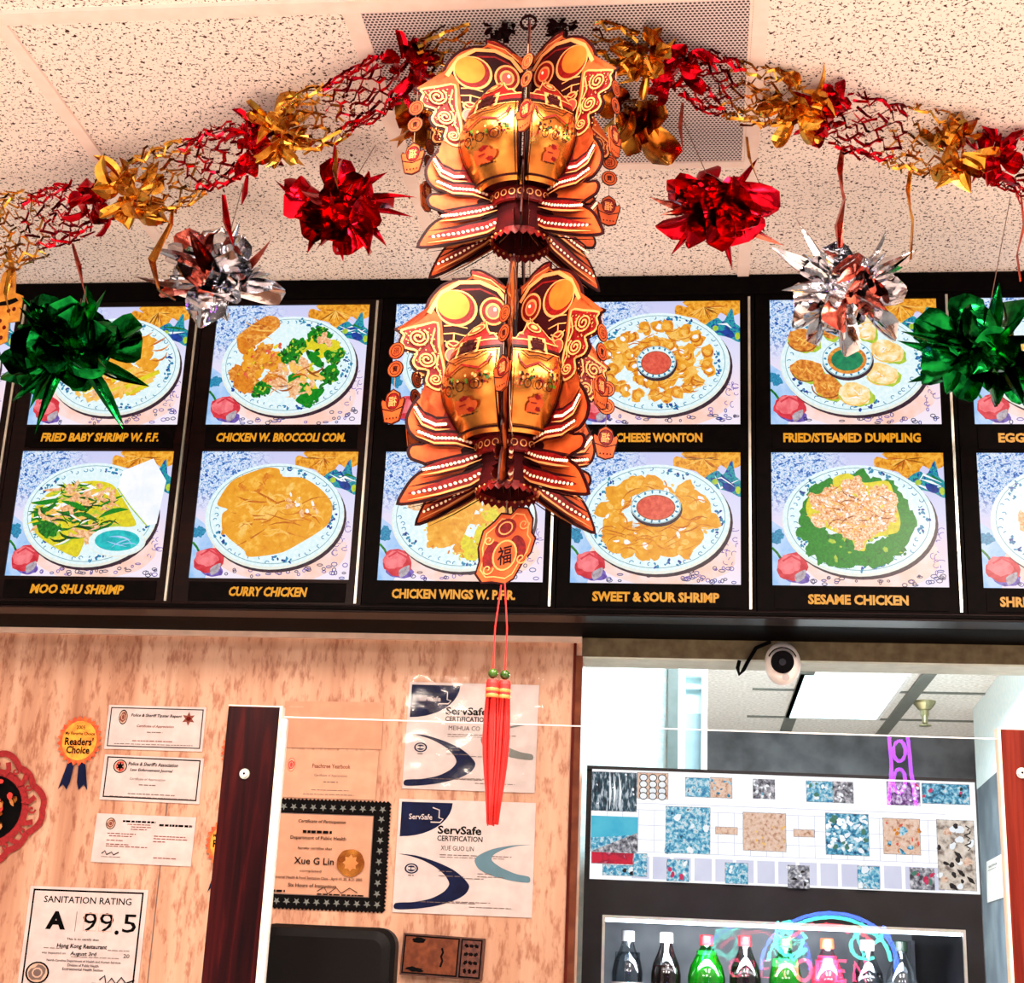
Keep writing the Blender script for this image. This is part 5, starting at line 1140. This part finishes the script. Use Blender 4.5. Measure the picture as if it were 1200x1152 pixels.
for s in (-1, 1):
    xo = s * 6.2 * kk; top_ = P0 + Vector((xo * .3, 0, -40 * kk)); bd = Vector((AX + xo, YA + .004 * s, zb))
    mb = MB(); mb.tube([top_, (top_ + bd) / 2 + Vector((xo * .4, 0, 0)), bd], .0012, M_CORD, 6); mb.build('cord', pend)
    mb = MB(); mb.ball(bd, 5.5 * kk, 5.5 * kk, 5.5 * kk, M_BEAD, 16, 10); mb.build('bead', pend, smooth=True)
    zt0 = zb - 6 * kk; mb = MB(); zcuff = onY(573, 818, YA).z
    c_ = Vector((bd.x, bd.y, 0)); mb.lathe([(0, zt0), (6 * kk, zt0 - .001), (7.2 * kk, zt0 - .006), (7.2 * kk, zcuff), (0, zcuff)], M_CORD, c_, 18)
    for zz in (zt0 - .012, zcuff + .005): mb.lathe([(7.0 * kk, zz), (7.7 * kk, zz - .0015), (7.7 * kk, zz - .004), (7.0 * kk, zz - .0055)], L_LINE, c_, 18)
    mb.build('tassel_cuff', pend, smooth=False)
    mb = MB(); rr = random.Random(40 + s); zend = onY(568, 968, YA).z
    for i in range(46):
        a, q = rr.uniform(0, 6.28), math.sqrt(rr.random()) * 6.6 * kk; e = rr.uniform(.88, 1.0)
        ps = []
        for j in range(7):
            f = j / 6; wd_ = 1 + .35 * math.sin(PI * min(1, f * 1.25)) - .55 * f ** 2.2; ps.append(Vector((bd.x + math.cos(a) * q * wd_ - xo * .55 * f ** 2 , bd.y + math.sin(a) * q * wd_, zcuff + (zend - zcuff) * f * e)))
        mb.tube(ps, .0011, M_CORD, 5)
    mb.build('tassel_strands', pend, smooth=True)

# ------------------------------------------------------------------ foil garlands and bursts
def petal(mb, base, d, L, Wd, m, r, rounded=False, fold=.5, curl=.25):
    d = d.normalized(); u = d.cross(Vector((r.uniform(-1, 1), r.uniform(-1, 1), r.uniform(-1, 1)))).normalized(); s = d.cross(u)
    rows = []; n = 6; cu = r.uniform(-curl, curl)
    for i in range(n + 1):
        t_ = i / n
        w = Wd * ((.35 + .65 * math.sin(PI * .5 * min(1, t_ * 1.5))) * (1 - max(0, (t_ - .62) / .38) ** 2.6) ** .5 if rounded else math.sin(PI * t_ ** .8 if t_ < 1 else 0) * .9 + .02 * (1 - t_))
        if rounded and i == n: w = Wd * .12
        p = base + d * L * t_ + u * cu * L * t_ * t_
        rows.append([p - s * w + u * fold * w, p - s * w * .45 + u * fold * w * .2, p, p + s * w * .45 + u * fold * w * .2, p + s * w + u * fold * w])
    mb.grid(rows, m)
def burst(name_col, label, px, py, Y, mats, Rpx, n=30, seed=1, squash=(1, 1, 1), spikes=8, cord=None, tipm=None):
    c = onY(px, py, Y); k = (c - CAM).length / F; r = random.Random(seed); Rm_ = Rpx * k
    t = thing('foil_burst', label, 'foil decoration', c, 'hanging foil bursts')
    def rd():
        while True:
            v = Vector((r.uniform(-1, 1), r.uniform(-1, 1), r.uniform(-1, 1)))
            if .2 < v.length < 1: v.normalize(); return Vector((v.x * squash[0], v.y * squash[1], v.z * squash[2]))
    mb = MB()
    for i in range(n):
        d = rd(); off = Vector((r.uniform(-1, 1) * squash[0], r.uniform(-.5, .5), r.uniform(-1, 1) * squash[2])) * Rm_ * .32
        petal(mb, c + off, d, Rm_ * r.uniform(.5, .78) * min(1.1, d.length), Rm_ * r.uniform(.22, .36), mats[i % len(mats)], r, True, r.uniform(.15, .8), .7)
    mb.build('petals', t, smooth=True)
    mb = MB()
    for i in range(spikes):
        d = rd(); petal(mb, c, d, Rm_ * r.uniform(.95, 1.35), Rm_ * r.uniform(.08, .15), (tipm or mats)[i % len(tipm or mats)], r, False, 1.2, .2)
    mb.build('spikes', t)
    if cord:
        mb = MB(); mb.tube([c, onY(*cord, Y)] if isinstance(cord[0], (int, float)) else [c] + [onY(*q, Y) for q in cord], .0008, M_STRING, 5); mb.build('thread', t)
    return t
burst('gold', 'amber gold foil burst left of the upper lantern', 498, 110, -.68, [F_AMBER, F_GOLD, F_AMBER], 66, 26, 3, (.9, .8, 1.1), 6, (545, 45))
burst('gold', 'gold and dark foil burst right of the upper lantern', 742, 120, -.68, [F_AMBER, F_GOLD, F_AMBER], 62, 28, 4, (.8, .8, 1.3), 8, (700, 45))
burst('red', 'shiny red foil burst left of the upper lantern', 395, 245, -.62, [F_RED], 72, 38, 8, (.95, .8, 1.05), 8, (440, 170))
burst('red', 'shiny red foil burst right of the upper lantern', 842, 236, -.62, [F_RED], 72, 38, 6, (1.0, .8, .95), 9, (800, 140), [F_RED, F_ROSE])
burst('silver', 'crumpled silver foil burst over the left menu photos', 255, 328, -.46, [F_SILVER] * 7 + [F_ROSE], 74, 40, 17, (1.1, .8, .9), 7, (285, 215), [F_SILVER, F_ROSE])
burst('silver', 'crumpled silver foil burst over the dumpling photo', 990, 338, -.46, [F_SILVER] * 7 + [F_ROSE], 76, 42, 21, (1.05, .8, 1.0), 8, (985, 280), [F_SILVER])
burst('green', 'dark green foil burst over the fried shrimp photo', 84, 410, -.32, [F_GREEN], 80, 46, 12, (1.1, .8, .82), 10, (95, 350), [F_GREEN])
burst('green', 'dark green foil burst at the right edge over the last menu box', 1150, 412, -.32, [F_GREEN], 80, 46, 14, (1.0, .8, .95), 10, (1190, 200), [F_GREEN])
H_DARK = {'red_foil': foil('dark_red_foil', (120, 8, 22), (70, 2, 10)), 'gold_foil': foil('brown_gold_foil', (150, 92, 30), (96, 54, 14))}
def ribbon(parent, pts, w, Y, m, r):
    mb = MB(); rows = []; P_ = [onY(x, y, Y) for x, y in pts]; n = len(P_)
    for i, p in enumerate(P_):
        a = .5 + i * .55; wv = w * (1 if 0 < i < n - 1 else .35); s = Vector((math.cos(a), math.sin(a), 0)) * wv / 2; q = Vector((-s.y, s.x, 0)) * .3
        rows.append([p - s, p + q, p + s])
    mb.grid(rows, m); return mb.build('ribbon', parent)
def honey(parent, A_, B_, rad_, m, r, n=22):
    """foil honeycomb sleeve: wavy strips along the sleeve that touch their neighbours in turn"""
    rad_ *= 1.16; L = (B_ - A_).length; d = (B_ - A_).normalized(); m_ = max(6, int(L / .0095)); a = d.cross(Vector((0, 0, 1))).normalized(); b = a.cross(d)
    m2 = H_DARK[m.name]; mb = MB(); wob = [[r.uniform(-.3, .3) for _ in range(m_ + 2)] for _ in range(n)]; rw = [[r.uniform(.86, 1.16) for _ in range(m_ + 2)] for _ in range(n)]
    for j in range(n):
        rows = []
        for i in range(m_ + 1):
            t_ = i / m_; sgn = 1 if (i // 2 + j) % 2 else -1
            an = 2 * PI * (j + sgn * .42 + wob[j][i]) / n; q = rad_ * rw[j][i] * (1.02 - .12 * abs(2 * t_ - 1))
            dr = a * math.cos(an) + b * math.sin(an); p = A_ + d * (L * t_) + dr * q
            tw = (a * -math.sin(an) + b * math.cos(an)) * r.uniform(.0011, .0022) * (1 if j % 2 else -1) + dr * .002
            rows.append([p - tw, p + tw])
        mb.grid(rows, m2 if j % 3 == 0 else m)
    mb.build('honeycomb', parent)
def frill(parent, c, d, rad_, m, r, n=16):
    mb = MB(); a = d.cross(Vector((0, 0, 1))).normalized(); b = a.cross(d)
    for i in range(n):
        an = 2 * PI * i / n + r.uniform(-.2, .2); q = (a * math.cos(an) + b * math.sin(an)); st_ = c + q * rad_ * .5 + d * r.uniform(-.014, .014)
        petal(mb, st_, q * r.uniform(.3, .8) + d * r.uniform(-1.2, 1.2), rad_ * r.uniform(.7, 1.1), rad_ * r.uniform(.2, .42), m, r, i % 3 > 0, .8, .7)
    for i in range(10):
        an = r.uniform(0, 6.28); q = (a * math.cos(an) + b * math.sin(an)); petal(mb, c + d * r.uniform(-.02, .02), q, rad_ * r.uniform(.7, .95), rad_ * .3, m, r, True, .5, .6)
    mb.build('frill', parent)
def garland(label, path, seq, seed, ribbons):
    """path: (px, py, Y, radius px) at the joints; seq: colour of each honeycomb between joints, joints carry frills"""
    r = random.Random(seed); P_ = [onY(x, y, Y) for x, y, Y, q in path]
    t = thing('foil_garland', label, 'garland', P_[0], 'foil garlands')
    for i in range(len(P_) - 1):
        k = (P_[i] - CAM).length / F; col = seq[i]
        A_, B_ = P_[i], P_[i + 1]; kind, m = col; d = (B_ - A_).normalized()
        if kind == 'h': honey(t, A_, B_, path[i][3] * k, m, r)
        else: frill(t, (A_ + B_) / 2, d, path[i][3] * k * 1.15, m, r, 16)
    for pts, w, m, Y in ribbons: ribbon(t, pts, w, Y, m, r)
    return t
H = lambda m: ('h', m)
Fr = lambda m: ('f', m)
garland('red and gold honeycomb foil garland running from the ceiling hook to the left edge',
  [(612, 20, -.92, 12), (560, 45, -.9, 22), (500, 72, -.87, 27), (462, 88, -.84, 26), (395, 128, -.79, 28), (345, 150, -.74, 29), (315, 160, -.71, 26), (283, 172, -.68, 26), (225, 196, -.63, 30), (165, 222, -.58, 31), (135, 234, -.55, 26), (95, 242, -.52, 26), (40, 262, -.48, 33), (-30, 282, -.43, 34)],
  [Fr(L_MAROON), H(F_GOLD), Fr(F_RED), H(F_RED), H(F_GOLD), Fr(F_GOLD), Fr(F_RED), H(F_RED), H(F_GOLD), Fr(F_GOLD), Fr(F_RED), H(F_RED), H(F_GOLD)], 5,
  [([(203, 240), (200, 262), (195, 280)], .012, F_GOLD, -.58), ([(85, 285), (92, 310), (96, 330), (103, 356)], .014, F_ROSE, -.46), ([(395, 175), (392, 200), (396, 222)], .012, F_AMBER, -.7), ([(290, 205), (287, 225), (283, 240)], .014, F_RED, -.6), ([(10, 290), (14, 315), (6, 345), (12, 370)], .016, F_GOLD, -.42), ([(262, 228), (266, 262), (274, 290)], .02, F_RED, -.66), ([(200, 262), (178, 305), (186, 340), (206, 352)], .018, F_AMBER, -.66)])
garland('red and gold honeycomb foil garland running from the ceiling hook to the right edge',
  [(628, 20, -.92, 12), (690, 45, -.9, 20), (742, 62, -.88, 27), (772, 70, -.85, 28), (808, 84, -.82, 26), (858, 106, -.78, 27), (918, 118, -.73, 30), (950, 124, -.7, 27), (985, 138, -.67, 28), (1048, 158, -.62, 31), (1105, 168, -.58, 30), (1142, 178, -.55, 26), (1180, 186, -.52, 28), (1250, 205, -.47, 32)],
  [Fr(L_MAROON), H(F_GOLD), Fr(F_GOLD), Fr(F_RED), H(F_RED), H(F_GOLD), Fr(F_GOLD), Fr(F_RED), H(F_RED), H(F_GOLD), Fr(F_GOLD), Fr(F_RED), H(F_RED)], 9,
  [([(988, 170), (984, 200), (990, 235), (983, 262), (985, 290)], .024, F_ROSE, -.6), ([(1068, 190), (1064, 225), (1070, 260), (1067, 305)], .02, F_GOLD, -.57), ([(875, 160), (878, 185), (890, 215)], .014, F_GOLD, -.66), ([(800, 120), (797, 150), (801, 178)], .014, F_ROSE, -.72), ([(1196, 225), (1200, 265), (1192, 300), (1196, 330)], .014, F_ROSE, -.45), ([(1188, 215), (1192, 228), (1196, 240)], .02, F_RED, -.47)])
# gold paper ornament cut by the left edge
c = onY(8, 355, -.36); k = (c - CAM).length / F
t = thing('gold_paper_ornament', 'gold paper ornament with dark openings hanging at the left edge of the view', 'ornament', c)
fo = lambda u, v, h=0: c + Vector((u * k, -h, -v * k)); o_ = [(-30, -12), (-12, -14), (-10, -34), (0, -50), (6, -34), (8, -12), (18, -8), (18, 22), (6, 24), (8, 46), (-4, 52), (-26, 50)]
M_CARD = P('gold_card', (236, 168, 62), .35, .3, c2=(214, 136, 40), scale=70); m_ = len(o_)
mb = MB(); mb.mesh([fo(u, v, .0015) for u, v in o_] + [fo(u, v, -.0015) for u, v in o_], [list(range(m_)), list(range(2 * m_ - 1, m_ - 1, -1))] + [(i, (i + 1) % m_, m_ + (i + 1) % m_, m_ + i) for i in range(m_)], M_CARD)
D = Draw(fo, mb, h0=.0016, dh=.0001); D.poly([(-10, 0), (2, -3), (10, -6), (14, -2), (4, 3), (-8, 4)], M_INK)
for u, v in ((-8, 12), (4, 10), (10, 8), (-4, 22), (2, 30), (-10, 34), (0, 42), (-16, 20)): D.ell(u, v, 2.2, 2.6, L_RED, n=10)
D.stroke([(-4, -18), (0, -34), (3, -18)], 3, M_BROWNINK); mb.build('card', t)
mb = MB(); mb.tube([fo(0, -48), fo(2, -70), fo(4, -88)], .001, M_STRING, 5); mb.build('hanging_thread', t)
